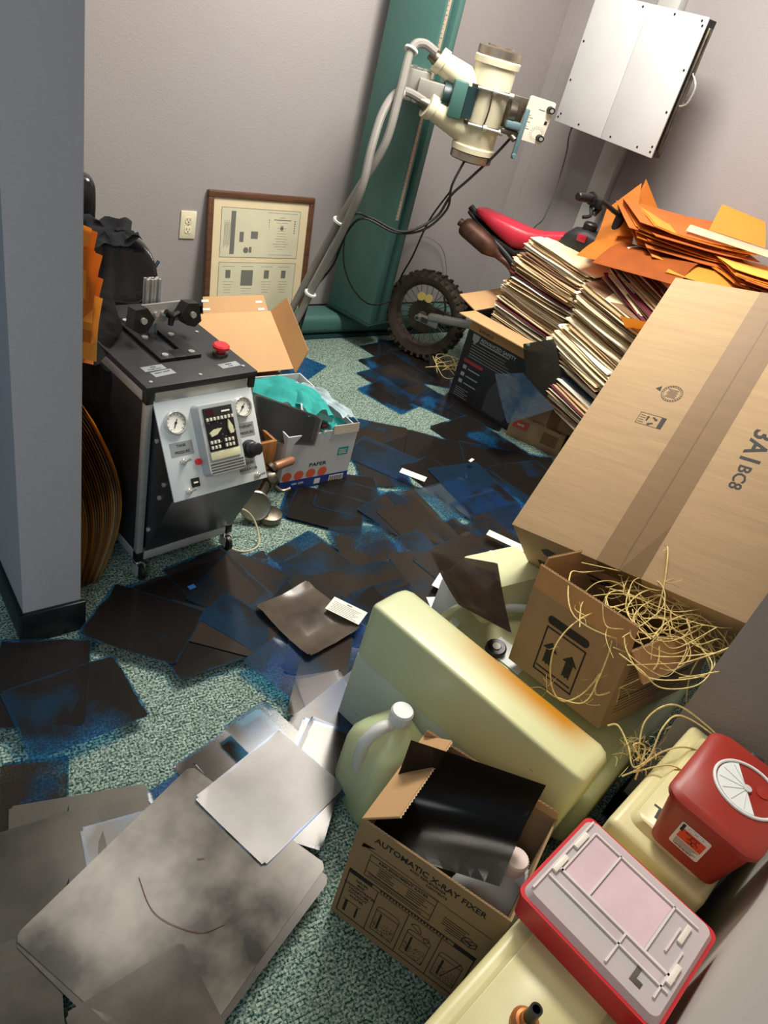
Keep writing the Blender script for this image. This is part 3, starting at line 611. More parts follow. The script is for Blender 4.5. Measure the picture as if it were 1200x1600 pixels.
for (x, y, a, l1, l2) in ((-.092, -.135, 3, 'UPPER', 'CLAMP LOCK'), (-.082, -.163, 6, 'HEIGHT ADJUST', ''), (.10, -.170, 4, 'EMERG', 'STOP')):
    LM = Matrix.Translation((x, y, hc+.0002)) @ Matrix.Rotation(R(a), 4, 'Z')
    lb = MB().box(-.029, .029, -.012, .012, 0, .0006, M=LM).build('label_plate', LBL, t)
    text(l1, .006, LM @ Matrix.Translation((0, .002, .0007)), INK, lb)
    if l2: text(l2, .006, LM @ Matrix.Translation((0, -.007, .0007)), INK, lb)
for (x, y) in ((-wx+.012, -dy+.012), (wx-.012, -dy+.012), (-wx+.012, dy-.012), (wx-.012, dy-.012)):
    b = MB(); b.cyl((x, y, -.012), (x, y, 0), .009, n=14).box(x-.012, x-.009, y-.02, y+.008, -.045, -.01).box(x+.009, x+.012, y-.02, y+.008, -.045, -.01).box(x-.012, x+.012, y-.008, y+.008, -.014, -.01); f = b.build('caster_fork', STEEL, t)
    b = MB(); b.lathe([(.018, -.008), (.025, -.005), (.025, .005), (.018, .008)], 24, Matrix.Translation((x, y-.012, -.035)) @ Matrix.Rotation(R(90), 4, 'Y')); b.build('caster_wheel', BLK, f)
o = MB().tube([(.93, 1.56, .10), (.99, 1.545, .09), (1.02, 1.52, .05), (1.01, 1.47, .005), (.95, 1.46, .004), (.90, 1.49, .02)], .003).build('power_cord', CABW); tag(o, 'pale power cord with a two pin plug looping from the cart to the carpet', 'cord')
b = MB().box(-.012, .012, -.01, .01, 0, .02, M=Matrix.Translation((.93, 1.555, .09))).build('plug', BLK, o)
# ---------------------------------------------------------------- film processor
t = thing('film_processor_cover', 'cream processor cover with rounded amber-stained top and pale lower panel', 'machine cover', (.997, .564, .0), (-.67, .235, -78.9))
def ring(y0, y1, z0, z1, rf, rb, n=6):
    P = [(y0, z0), ]
    for k in range(n+1): a = R(180-90*k/n); P.append((y0+rf+rf*math.cos(a), z1-rf+rf*math.sin(a)))
    for k in range(n+1): a = R(90-90*k/n); P.append((y1-rb+rb*math.cos(a), z1-rb+rb*math.sin(a)))
    P.append((y1, z0)); return P
def loft(mb, xs, prof):
    rings = [[mb.bm.verts.new((x, y, z)) for y, z in prof(i)] for i, x in enumerate(xs)]
    for a, b in zip(rings, rings[1:]):
        for k in range(len(a)): mb.bm.faces.new((a[k], a[(k+1) % len(a)], b[(k+1) % len(a)], b[k]))
    mb.bm.faces.new(rings[0][::-1]); mb.bm.faces.new(rings[-1])
ins = [.010, .003, 0, 0, .004, .012]
c = MB(); loft(c, [-.2755, -.268, -.255, .250, .266, .276], lambda i: ring(-.0705+ins[i], .075-ins[i], .2395, .392-ins[i], .009, .060)); c.build('top_cover', HOOD, t, ang=50)
c = MB(); c.box(-.273, .270, -.069, .074, .004, .2385, bev=.004); c.build('lower_panel', HOODG, t)
MB().box(-.268, .268, -.066, .07, .2384, .2396).build('panel_gap', BLK, t)
b = MB()
rnd = random.Random(2)
for k in range(7): x = rnd.uniform(-.25, .2); z = rnd.uniform(.05, .34); b.box(x, x+.008, -.0708, -.0704, z, z+.0015)
b.build('scuff_marks', mat('scuff', (150, 150, 120)), t)
t = thing('film_processor', 'cream film processor body with rollers and drain tubes behind its cover', 'machine', (.997, .564, 0), (0, 0, -78.9))
c = MB(); c.box(-.265, .300, .082, .66, .02, .215, bev=.03, seg=4); c.build('body', CREAMP, t)
c = MB(); c.box(-.235, .27, .10, .62, .2150, .222, bev=.003); c.build('deck_plate', mat('dull_cream_deck', (186, 186, 138), .5), t)
BM_ = Matrix.Translation((-.225, .435, .222)) @ Matrix.Rotation(R(-16), 4, 'Z')
c = MB(); c.prism(rrect(.20, .24, .02), 0, .085, BM_, top=rrect(.13, .20, .02)); c.build('roller_cover', CREAMP, t)
MB().box(-.36, -.27, .38, .63, .02, .19, bev=.01).build('side_bin', WHITE, t)
c = MB(); c.tube([(-.18, .17, .222), (-.185, .17, .25), (-.18, .172, .285)], .012, 14); c.build('drain_tube', HOSE, t)
c = MB(); c.tube([(-.19, .30, .245), (-.13, .40, .25), (-.06, .47, .248), (.02, .5, .245)], .012, 14); c.build('drain_tube', HOSE, t)
c = MB(); c.lathe([(.024, 0), (.026, .004), (.026, .014), (.022, .018), (.012, .018), (.011, .012), (.006, .012), (.005, .016)], 28, Matrix.Translation((-.085, .245, .224)) @ Matrix.Rotation(R(12), 4, 'X')); c.build('black_wheel', BLK, t)
MB().lathe([(.010, .018), (.010, .020), (.0, .021)], 14, Matrix.Translation((-.085, .245, .225)) @ Matrix.Rotation(R(12), 4, 'X')).build('wheel_hub', PAPER, t)
c = MB(); c.tube([(-.15, .13, .226), (-.14, .19, .232), (-.10, .20, .226)], .0015, 6).tube([(-.16, .12, .226), (-.13, .17, .24)], .0012, 6); c.build('wire_spring', STEELD, t)
t = MB().box(-.035, .035, -.05, .05, 0, .0015, bev=0).build('white_card', WHITE, None, smooth=False); t.location = (1.245, .668, .224); t.rotation_euler = (0, 0, R(12))
tag(t, 'blank white card lying on the processor beside the arrow box', 'card')
t = MB().box(-.05, .04, -.05, .06, 0, .001).build('white_paper_sheet', WHITE, None, smooth=False); t.location = (1.47, 1.06, .043); t.rotation_euler = (0, 0, R(30))
tag(t, 'white paper corner among the films behind the tilted dark film', 'paper')

# ---------------------------------------------------------------- arrow box
t = thing('arrow_box', 'open brown carton with two black up arrows standing on the film processor', 'cardboard box', (1.420, .512, .252), (-5.95, -10.14, -89.7))
w_, d_, h_ = .27, .42, .203
open_carton(t, w_, d_, h_, CARDD, CARDI, {'f': (.058, 4, .004), 'l': (.075, -4, .012), 'b': (.13, -2, .10), 'r': (.07, 148, .02)})
def arrow(b, x, z, s, y):
    M_ = Matrix.Translation((x, y, z)) @ Matrix.Rotation(R(90), 4, 'X')
    b.prism([(-.3*s, 0), (-.15*s, .12*s), (0, 0), (.15*s, .12*s), (.3*s, 0), (.3*s, 1.1*s), (.6*s, 1.1*s), (0, 1.7*s), (-.6*s, 1.1*s), (-.3*s, 1.1*s)][0:10], 0, .0004, M_)
b = MB(); y = -d_/2-.0002
arrow(b, -.038, .052, .034, y); arrow(b, .018, .052, .034, y)
frame_lines(b, -.066, .046, .024, .140, y+.0001, .004); b.box(-.060, .038, y-.0003, y, .036, .040); b.build('printed_arrows', INK, t)
b = MB(); b.prism(rrect(.115, .020, .0099), 0, .0006, Matrix.Translation((-.012, y, .157)) @ Matrix.Rotation(R(90), 4, 'X')); b.build('blacked_out_handle', INK, t)
b = MB(); XR = Matrix.Translation((w_/2+.0003, 0, 0)) @ Matrix.Rotation(R(90), 4, 'Z')
for k in range(17): b.box(-.18, .12-.02*((k*5) % 4), -.0003, .0, .17-.0085*k, .171-.0085*k+(.002 if k in (1, 12) else 0), M=XR)
b.build('printed_lines', INK, t)
text('DEVELOPER', .02, XR @ frontM(-.03, -.0004, .175), INK, t)

# twine
def tangle(name, ctr, n, seed, label, spread, r=.0017, anchor=None):
    rnd = random.Random(seed); b = MB()
    for k in range(n):
        P = []; p = Vector(ctr)+Vector((rnd.uniform(-spread[0], spread[0]), rnd.uniform(-spread[1], spread[1]), rnd.uniform(0, spread[2])))
        a = rnd.uniform(0, 6.28); rr = rnd.uniform(.3, 1); m = rnd.randint(5, 9)
        for j in range(m):
            a += rnd.uniform(.5, 1.1); P.append(p+Vector((spread[0]*rr*math.cos(a), spread[1]*rr*math.sin(a), rnd.uniform(-.3, .9)*spread[2]*.7)))
        b.tube(P, r*rnd.uniform(.6, 1.2), 5, sub=7)
    return b
b = tangle('', (1.42, .46, .475), 52, 11, '', (.16, .11, .05), .0013)
LOOPS = [
 [(1.34, .52, .50), (1.20, .53, .50), (1.13, .52, .45), (1.12, .485, .38), (1.14, .45, .35), (1.20, .44, .38), (1.27, .47, .45), (1.30, .52, .50)],
 [(1.30, .55, .51), (1.24, .47, .49), (1.19, .43, .42), (1.16, .42, .37), (1.13, .46, .355), (1.11, .48, .365)],
 [(1.35, .43, .49), (1.30, .38, .46), (1.24, .40, .40), (1.20, .42, .375), (1.23, .45, .39)],
 [(1.45, .40, .50), (1.50, .32, .47), (1.47, .29, .40), (1.44, .30, .35), (1.40, .31, .36), (1.43, .35, .42), (1.52, .37, .47)],
 [(1.42, .38, .50), (1.41, .31, .46), (1.38, .29, .40), (1.35, .29, .36), (1.33, .30, .33)],
 [(1.5, .42, .51), (1.58, .34, .50), (1.62, .30, .46), (1.58, .27, .41), (1.55, .26, .38), (1.57, .28, .37), (1.61, .31, .43), (1.66, .35, .5)],
 [(1.45, .36, .49), (1.47, .28, .44), (1.45, .26, .38), (1.43, .28, .36), (1.46, .32, .42)],
 [(1.55, .5, .5), (1.55, .60, .56), (1.47, .55, .60), (1.42, .5, .56), (1.38, .46, .5)],
 [(1.48, .5, .52), (1.54, .46, .60), (1.60, .42, .60), (1.66, .42, .56), (1.68, .36, .50)],
]
for L_ in LOOPS: b.tube(L_, .0017, 6, sub=10)
rnd = random.Random(5)
for k in range(150):
    L_ = rnd.choice(LOOPS); p = Vector(rnd.choice(L_)); q = p+Vector((rnd.uniform(-.03, .03), rnd.uniform(-.03, .03), rnd.uniform(-.03, .025)))
    b.tube([p, (p+q)/2+Vector((0, 0, rnd.uniform(-.008, .008))), q], .0004, 3, sub=3)
o = b.build('twine_tangle', TWINE); tag(o, 'frayed sisal twine tangle spilling out of the open arrow box', 'twine')
b = MB()
for L_ in ([(1.13, .345, .40), (1.135, .33, .415), (1.12, .29, .41), (1.10, .255, .40), (1.13, .25, .42), (1.17, .27, .46), (1.22, .27, .47), (1.27, .22, .45), (1.30, .16, .42)],
           [(1.12, .26, .40), (1.16, .30, .45), (1.22, .29, .48), (1.28, .23, .45), (1.31, .18, .42)], [(1.10, .25, .39), (1.16, .245, .42), (1.22, .23, .42), (1.26, .20, .41), (1.25, .17, .41)],
           [(1.10, .25, .39), (1.15, .22, .42), (1.18, .19, .41), (1.19, .15, .405)], [(1.09, .26, .37), (1.12, .25, .40), (1.11, .28, .43), (1.15, .27, .41), (1.10, .24, .38)]):
    b.tube(L_, .0018, 6, sub=10)
for k in range(60):
    p = Vector((1.12, .26, .40))+Vector((rnd.uniform(-.04, .05), rnd.uniform(-.02, .03), rnd.uniform(-.01, .03))); q = p+Vector((rnd.uniform(-.03, .03), rnd.uniform(-.02, .03), rnd.uniform(-.02, .03)))
    b.tube([p, (p+q)/2+Vector((.003, 0, .004)), q], .0004, 3, sub=3)
o = b.build('twine_loop', TWINE); tag(o, 'loose twine loop trailing from the processor onto the rear tank', 'twine')

# ---------------------------------------------------------------- fixer box
t = thing('fixer_carton', 'open brown carton printed automatic x-ray fixer in the foreground', 'cardboard box', (.781, .349, 0), (-1.33, -1.84, -67.1))
w_, d_, h_ = .291, .236, .302
t.location = (.781+.008*math.cos(R(22.9)), .349+.008*math.sin(R(22.9)), 0)
open_carton(t, w_, d_, h_, CARDD, CARDL, {'l': (.072, -52, .014), 'b': (.022, -8, .004)})
b = MB(); panel_edge(b, (-w_/2+.004, -d_/2+.002, h_+.0006), (w_/2-.004, -d_/2+.002, h_+.0006), (0, 1, 0), dep=.003, amp=.0016, step=.0035); b.build('fluting', FLUTE, t, smooth=False)
y = -d_/2-.0003
text('AUTOMATIC X-RAY FIXER', .0195, frontM(.0, y, .268), INK, t, sx=.95)
text('AND REPLENISHER', .0085, frontM(.0, y, .258), INK, t)
text('CONTENTS', .008, frontM(.02, y, .248), INK, t)
b = MB()
b.box(-.125, -.02, y-.0002, y, .240, .2412); b.box(.055, .135, y-.0002, y, .2305, .2317)
for k in range(30): b.box(-.02+.0026*k, -.0188+.0026*k, y-.0002, y, .238-.0003*k, .2402-.0003*k)
frame_lines(b, -.108, .030, .168, .232, y, .0014)
b.box(-.108, .030, y-.0002, y, .214, .2152); b.box(-.108, .030, y-.0002, y, .182, .1832)
for (x0, x1, z, n) in ((-.085, -.05, .208, 4), (-.025, .02, .208, 4), (-.1, .02, .179, 2), (.05, .10, .205, 4), (.06, .115, .181, 2)): lines(b, x0, y, z, x1-x0, n, .0062, int(x0*999), .0016)
frame_lines(b, -.136, .128, .018, .160, y, .0022); b.box(-.136, .128, y-.0002, y, .148, .1494)
b.box(-.136, -.085, y-.0003, y, .1495, .160); b.box(.085, .128, y-.0003, y, .1495, .160)
for x in (-.072, -.006, .062): b.box(x, x+.0016, y-.0002, y, .018, .149)
for k in range(22): b.box(-.068+.0065*k, -.0645+.0065*k, y-.0002, y, .152, .157)
b.build('printed_frames', INK, t)
text('REPLENISHMENT RATES', .0095, frontM(-.039, y, .2205), INK, t)
for k, s in enumerate(('NEVER', 'MIX', 'CONCENTRATES', 'TOGETHER', 'WITHOUT', 'WATER')): text(s, .0088, frontM(-.104, y, .134-.0105*k), INK, t)
def tankpic(cx, z0, stir):
    b = MB(); w2 = .024
    frame_lines(b, cx-w2, cx+w2, z0, z0+.066, y, .0012)
    b.tube([(cx-w2, y, z0+.066), (cx-w2+.006, y, z0+.078), (cx+w2-.006, y, z0+.078), (cx+w2, y, z0+.066)], .0006, 4)
    r2 = random.Random(int(cx*999))
    for k in range(120): px_ = cx+r2.uniform(-w2+.002, w2-.002); pz = z0+r2.uniform(.002, .038); b.box(px_, px_+.0013, y-.0002, y, pz, pz+.0013)
    b.box(cx-w2+.010, cx-w2+.014, y-.0002, y, z0+.01, z0+.06)
    if stir: b.tube([(cx-.004, y, z0+.012), (cx+.018, y, z0+.082)], .0008, 4)
    b.build('printed_tank', INK, t)
tankpic(-.038, .035, 0); tankpic(.028, .035, 0); tankpic(.094, .035, 1)
MB().tube([(.005, y, .128), (.018, y, .136), (.028, y, .118), (.005, y, .128)], .0007, 4).build('printed_hand', INK, t)
MB().tube([(.035, y, .11), (.042, y, .12), (.047, y, .112), (.040, y, .104), (.035, y, .11)], .0007, 4).build('printed_bottle', INK, t)
b = MB()
for (x, z) in ((.105, .188),):
    P = [(x-.013, z), (x-.004, z+.008), (x+.014, z+.004), (x+.014, z-.008), (x+.003, z-.014), (x-.013, z-.010)]
    for a, c in zip(P, P[1:]+P[:1]): b.tube([(a[0], y, a[1]), (c[0], y, c[1])], .0009, 4)
    b.tube([(x-.013, y, z), (x+.003, y, z-.004), (x+.014, y, z+.004)], .0009, 4).tube([(x+.003, y, z-.004), (x+.003, y, z-.014)], .0009, 4).tube([(x-.004, y, z-.002), (x+.008, y, z+.006)], .0009, 4)
b.build('printed_carton', INK, t); b = MB(); b.box(-.128, -.09, y-.0002, y, .066, .0675).box(-.124, -.118, y-.0002, y, .03, .066).box(-.098, -.094, y-.0002, y, .03, .063)
b.build('printed_tap', INK, t)

def quad_film(name, C4, mat_, sag, label, n=10, r=.0):
    A, B, C_, D = [Vector(c) for c in C4]
    nr = (B-A).cross(D-A).normalized()
    b = MB()
    def f(u, v):
        p = A.lerp(B, u).lerp(D.lerp(C_, u), v)
        # rounded corners
        return p+nr*sag(u, v)
    b.grid(f, n, n, .0006); o = b.build(name, mat_, None, ang=80)
    tag(o, label, 'x-ray film'); return o
quad_film('xray_film', [(.748, .503, .385), (.885, .302, .425), (.757, .236, .315), (.625, .43, .245)], FM['K'], lambda u, v: .055*math.sin(math.pi*v)+.012*math.sin(math.pi*u), 'large curved dark film propped in the open fixer carton')

def jug(name, loc, rz, m, label, capm=WHITE, liquid=None, s=1, rx=0, ry=0):
    t = thing(name, label, 'jug', loc, (rx, ry, rz))
    b = MB(); W_ = .148*s
    zs = [0, .006, .16, .19, .215, .24, .252, .262, .275]; ws = [.92, 1, 1, .94, .78, .5, .32, .27, .27]
    off = [0, 0, 0, 0, .0, .0, .0, .0, 0]
    rings = []
    for z, w2 in zip(zs, ws):
        rr = min(.030*s, W_*w2/2*.98) if w2 > .6 else W_*w2/2*.98
        P = rrect(W_*w2, W_*w2, rr, 6)
        rings.append([b.bm.verts.new((x, yy, z*s)) for x, yy in P])
    for a, c in zip(rings, rings[1:]):
        for k in range(len(a)): b.bm.faces.new((a[k], a[(k+1) % len(a)], c[(k+1) % len(a)], c[k]))
    b.bm.faces.new(rings[0][::-1]); b.bm.faces.new(rings[-1]); b.build('jug_body', m, t, ang=60)
    b = MB(); b.tube([(-.016*s, 0, .252*s), (-.050*s, 0, .255*s), (-.074*s, 0, .225*s), (-.077*s, 0, .18*s), (-.071*s, 0, .14*s)],   .013*s, 12); b.build('jug_handle', JUGW, t, ang=80)
    b = MB(); b.lathe([(.022*s, .262*s), (.023*s, .266*s), (.023*s, .290*s), (.021*s, .293*s), (.0, .2935*s)], 28)
    for k in range(28):
        a = 2*math.pi*k/28; b.box(.0225*s, .0240*s, -.001, .001, .266*s, .289*s, M=Matrix.Rotation(a, 4, 'Z'))
    b.build('jug_cap', capm, t); return t
jug('liquid_jug', (.842, .612, .001), -4, JUGM, 'translucent jug of yellow-green liquid with a white cap beside the fixer carton')
jug('liquid_jug', (.838, .262, .006), 100, JUGW, 'translucent white jug with a pinkish cap inside the open fixer carton', mat('pinkish_cap', (236, 214, 208), .45), s=.98)

# ---------------------------------------------------------------- tanks, red box, red bin
ax = Vector((.989, .148, 0)); bx_ = Vector((-.148, .989, 0))
def sb(s, b, z): v = ax*s+bx_*b; return (v.x, v.y, z)
def tank(s0, s1, label, mark, fit):
    cs = (s0+s1)/2; L_ = s1-s0; t = thing('chemical_tank', label, 'tank', sb(cs, -.03, .001), (0, 0, 8.5))
    b = MB(); b.box(-L_/2, L_/2, -.094, .094, 0, .398, bev=.014, seg=4); b.build('tank_body', TANK, t)
    b = MB(); b.prism(rrect(L_-.06, .145, .02), .398, .414, None, top=rrect(L_-.075, .13, .018)); b.build('raised_lid', TANK, t, ang=60)
    if mark: text('T2', .04, Matrix.Translation((-.12, .028, .4142)) @ Matrix.Rotation(R(-84), 4, 'Z'), mat('marker_grey', (70, 70, 60)), t)
    if fit:
        b = MB(); b.lathe([(.019, .414), (.020, .424), (.015, .430), (.011, .431), (.010, .440)], 20, Matrix.Translation((-.085, .005, 0))); b.build('brass_fitting', BRASS, t)
        b = MB(); b.lathe([(.0085, .436), (.0085, .466), (.0055, .466), (.005, .445)], 18, Matrix.Translation((-.085, .005, 0)) ); b.build('hose_barb', BLK, t)
tank(.985, 1.350, 'rear yellowed plastic tank marked T2 under the red sharps bin', 1, 0)
tank(.40, .955, 'front yellowed plastic tank with a brass fitting beside the fixer carton', 0, 1)
t = thing('red_tray_box', 'low red box with a frosted clear compartment lid resting on the yellow tanks', 'plastic box', (.789, .085, .415), (0, 0, -81.8))
w_, d_ = .228, .196
b = MB(); b.prism(rrect(w_-.012, d_-.012, .01), 0, .052, None, top=rrect(w_, d_, .012)); b.prism(rrect(w_+.006, d_+.006, .014), .050, .056); b.build('red_base', RED, t, ang=50)
b = MB(); b.prism(rrect(w_-.004, d_-.004, .014), .056, .066, None, top=rrect(w_-.016, d_-.016, .012)); b.build('clear_lid', LIDM, t)
rib = MB()
for (x0, x1, y0, y1) in ((-.10, .10, -.028, -.024), (-.092, -.089, -.028, .07), (-.045, -.042, -.024, .072), (.05, .053, -.024, .072), (-.10, .10, -.05, -.047), (-.105, -.102, -.085, .085), (.088, .091, -.07, .02), (.02, .023, -.085, -.028), (.07, .073, .0, .05), (-.09, .09, .070, .073)): rib.box(x0, x1, y0, y1, .066, .0695)
rib.build('lid_rib', mat('frosted_rib', (230, 218, 216), .35), t)
MB().box(-.088, -.043, -.022, .068, .0655, .0663).build('compartment', mat('pink_frosted', (222, 192, 196), .4), t)
MB().box(-.04, .049, -.022, .068, .0655, .0663).build('compartment', mat('pink_frosted', (222, 192, 196), .4), t)
MB().box(-.088, .085, -.046, -.03, .0655, .0663).build('compartment', mat('grey_frosted', (200, 184, 184), .4), t)
for (x, y) in ((-.098, -.02), (-.098, .04), (.095, -.02), (.08, .045)): MB().box(x-.004, x+.004, y-.018, y+.018, .066, .071, bev=.001).build('lid_clip', mat('cream_clip', (240, 230, 216), .4), t)
b = MB(); b.box(.055, .062, -.075, -.05, .0662, .0668).box(.062, .072, -.075, -.066, .0662, .0668); b.build('lid_slot', STEELD, t)

t = thing('sharps_bin', 'brick red sharps container with a round white rotating lid and biohazard label', 'container', (1.085, .105, .415), (0, 0, -81))
b = MB(); N_ = 7
b.prism(rrect(.118, .165, .018), 0, .118, None, top=rrect(.148, .198, .024)); b.build('bin_body', REDB, t, ang=50)
b = MB(); b.prism(rrect(.160, .212, .03), .116, .126).prism(rrect(.160, .212, .03), .126, .134, None, top=rrect(.146, .196, .028)); b.build('bin_lid', REDB, t, ang=50)
CM = Matrix.Translation((.012, .012, .134))
b = MB(); b.tube([(.0545*math.cos(R(a)), .0545*math.sin(R(a)), .0015) for a in range(0, 361, 6)], .0028, 8, smooth=False, M=CM); b.build('white_ring', WHITE, t)
P = [(.050*math.cos(R(a)), .050*math.sin(R(a))) for a in range(128, 312, 8)]
b = MB(); b.prism(P, .0005, .0022, CM); wdg = b.build('rotating_lid', WHITE, t)
b = MB()
for a in (140, 170, 200, 228, 256, 284): b.box(.006, .046, -.0006, .0006, .0022, .003, M=CM @ Matrix.Rotation(R(a), 4, 'Z'))
b.lathe([(.007, .002), (.007, .0045), (.0, .005)], 16, CM); b.build('lid_spoke', mat('soft_white', (206, 204, 198), .5), wdg)
b = MB(); b.lathe([(.012, .0), (.012, .0016), (.006, .002)], 20, CM @ Matrix.Translation((.022, .018, 0))); b.build('lid_boss', REDB, t)
MB().box(-.012, .012, .104, .112, .12, .13, bev=.002).build('lid_latch', mat('slate_plastic', (40, 48, 62), .4), t)
LM = Matrix.Translation((-.004, -.0905, .058)) @ Matrix.Rotation(R(90-7.5), 4, 'X')
LM = Matrix.Translation((-.008, -.0918, .056)) @ Matrix.Rotation(R(82), 4, 'X').inverted().inverted()
ang_ = math.degrees(math.atan2(.0165, .118)); LM = Matrix.Translation((-.006, -.0825-.0165*.5-.0006, .059)) @ Matrix.Rotation(R(90+ang_), 4, 'X')
lb = MB().prism(rrect(.052, .062, .004), 0, .0006, LM).build('warning_label', PAPER, t)
MB().box(-.021, .022, -.008, .018, .0006, .0009, M=LM).build('orange_panel', mat('orange_red_print', (226, 74, 34), .6), lb)
b = MB()
for a in (90, 210, 330):
    cx, cy = .003+.0055*math.cos(R(a)), .003+.0055*math.sin(R(a))
    for k in range(12):
        q = R(a+40+k*280/12-180+180); b.box(cx+.0048*math.cos(q)-.0007, cx+.0048*math.cos(q)+.0007, cy+.0048*math.sin(q)-.0007, cy+.0048*math.sin(q)+.0007, .0009, .0012, M=LM)
for k in range(16): q = 2*math.pi*k/16; b.box(.003+.0062*math.cos(q)-.0005, .003+.0062*math.cos(q)+.0005, .003+.0062*math.sin(q)-.0005, .003+.0062*math.sin(q)+.0005, .0009, .0012, M=LM)
for k in range(5): b.box(-.020, .02-.004*(k % 3), -.012-.0033*k, -.011-.0033*k, .0006, .0009, M=LM)
for k in range(14): b.box(-.018+.0023*k, -.0172+.0023*k+(.0006 if k % 3 else 0), -.0285, -.026, .0006, .0009, M=LM)
for x in (-.006, .008):
    for k in range(14): q = 2*math.pi*k/14; b.box(x+.006*math.cos(q)-.0004, x+.006*math.cos(q)+.0004, .0243+.0038*math.sin(q)-.0004, .0243+.0038*math.sin(q)+.0004, .0006, .0009, M=LM)
b.box(-.023, -.018, .01, .028, .0006, .0010, M=LM); b.build('biohazard_print', INK, lb)
text('BIOHAZARD', .0045, LM @ Matrix.Translation((.0, .0125, .0009)), INK, lb)

# ---------------------------------------------------------------- big carton
t = thing('large_carton', 'large taped brown shipping carton lying tilted on the paper stacks', 'cardboard box', (1.898, .726, .571), (37.985, -12.674, -78.714))
x0, x1, y0, y1, zt = -.268, .315, -.444, .446, .282
b = MB(); b.box(x0, x1, y0, y1, 0, zt-.003, bev=.003); b.build('box_body', CARD, t)
b = MB(); b.box(x0, .021, y0-.001, y1+.001, zt-.003, zt+.001, bev=.001); b.build('flap', CARD, t)
b = MB(); b.box(.0235, x1, y0-.001, y1+.001, zt-.003, zt+.001, bev=.001); b.build('flap', CARD, t)
TAPE = glassy('clear_brown_tape', (.26, .15, .065), .42, 0, .38)
b = MB(); b.box(-.035, .075, y0-.0005, y1+.002, zt+.001, zt+.0016); b.box(-.035, .075, y0-.0016, y0-.0010, zt-.055, zt+.0016); b.box(-.035, .075, y1+.0012, y1+.002, zt-.06, zt+.0016); b.build('packing_tape', TAPE, t)
zz = zt+.0012
TT = Matrix.Translation((.142, .03, zz)) @ Matrix.Rotation(R(-90), 4, 'Z')
text('3A1', .064, TT @ Matrix.Translation((.055, -.012, 0)), INK, t)
text('BC8', .040, TT @ Matrix.Translation((.145, -.004, 0)), INK, t)
b = MB(); S_ = Matrix.Translation((-.094, .06, zz))
for rr, th in ((.026, .0012), (.021, .0008)):
    n = 40
    for k in range(n): a = 2*math.pi*k/n; b.box(rr-th/2, rr+th/2, -rr*.085, rr*.085, 0, .0002, M=S_ @ Matrix.Rotation(a, 4, 'Z'))
for k in range(24): a = 2*math.pi*k/24; b.box(.0225, .0248, -.0011, .0011, 0, .0002, M=S_ @ Matrix.Rotation(a, 4, 'Z'))
for k in range(7): b.box(-.014+.002*(k % 3), .014-.002*(k % 2), -.013+.004*k, -.0115+.004*k, 0, .0002, M=S_)
b.prism([(-.045, .004), (-.030, -.002), (-.033, .016)], 0, .0002, S_); b.build('printed_stamp', INK, t)
b = MB(); S_ = Matrix.Translation((-.104, -.035, zz))
for (a0, a1, c0, c1) in ((-.034, .034, .017, .0182), (-.034, .034, -.0182, -.017), (-.034, -.0328, -.018, .018), (.033, .034, -.018, .018)): b.box(a0, a1, c0, c1, 0, .0002, M=S_)
b.box(.022, .034, -.017, .017, 0, .0002, M=S_)
for a in (90, 210, 330): b.box(-.004, .006, .008, .0125, 0, .0002, M=S_ @ Matrix.Rotation(R(a), 4, 'Z')); b.prism([(.006, .005), (.012, .010), (.006, .0155)], 0, .0002, S_ @ Matrix.Rotation(R(a), 4, 'Z'))
for k in range(4): b.box(-.030, -.016-.002*(k % 2), -.012+.007*k, -.0105+.007*k, 0, .0002, M=S_)
b.build('printed_recycling_box', INK, t)
b = MB(); yf = y0-.0012
P = [(-.20, .205), (-.18, .222), (-.155, .215), (-.17, .200), (-.165, .18), (-.12, .155), (-.06, .155), (0, .175), (.0, .168), (-.06, .140), (-.13, .140), (-.175, .165), (-.195, .185)]
b.prism([(p[0], p[1]) for p in P], 0, .0003, Matrix.Translation((0, yf+.0002, 0)) @ Matrix.Rotation(R(90), 4, 'X'))
b.prism([(-.13, .185), (-.02, .18), (.0, .176), (.0, .168), (-.06, .172)], 0, .0003, Matrix.Translation((0, yf+.0002, 0)) @ Matrix.Rotation(R(90), 4, 'X')); b.build('printed_swoosh', mat('slate_print', (58, 58, 56), .7), t)
text('FI', .03, frontM(-.215, yf, .11), INK, t)

# ---------------------------------------------------------------- paper carton with cloths
t = thing('paper_carton', 'white and blue copy paper carton full of turquoise cloths beside the cart', 'cardboard box', (1.349, 1.901, 0), (0, 0, .2))
w_, d_, h_ = .281, .40, .222
open_carton(t, w_, d_, h_, mat('white_carton', (204, 206, 208), .7, var=.04), CARDL, {}, flute=False)
FM1 = Matrix.Translation((0, -d_/2, h_)) @ Matrix.Rotation(R(25), 4, 'X')
MB().box(.035, w_/2, -.004, 0, .0, .032, M=Matrix.Translation((0, -d_/2-.002, h_-.012)) @ Matrix.Rotation(R(-8), 4, 'X')).build('torn_flap', mat('grey_brown_card', (186, 172, 156), .8), t, smooth=False)
MB().box(.0, .033, 0, .012, .0, .003, M=Matrix.Translation((0, -d_/2, h_)) @ Matrix.Rotation(R(8), 4, 'X')).build('folded_flap', WHITE, t, smooth=False)
y = -d_/2-.0004
b = MB(); b.box(-w_/2, w_/2, y-.0002, y, 0, .042); b.box(-w_/2-.0006, -w_/2-.0002, -d_/2, -.0, 0, .042); b.build('blue_band', BLUEI, t)
for k in range(4): MB().cyl((-.118+.048*k, y-.0004, .060), (-.118+.048*k, y, .060), .019, n=24).build('orange_dot', ORGI, t)
MB().box(.075, .118, y-.0004, y, .118, .150).build('teal_badge', CYI, t)
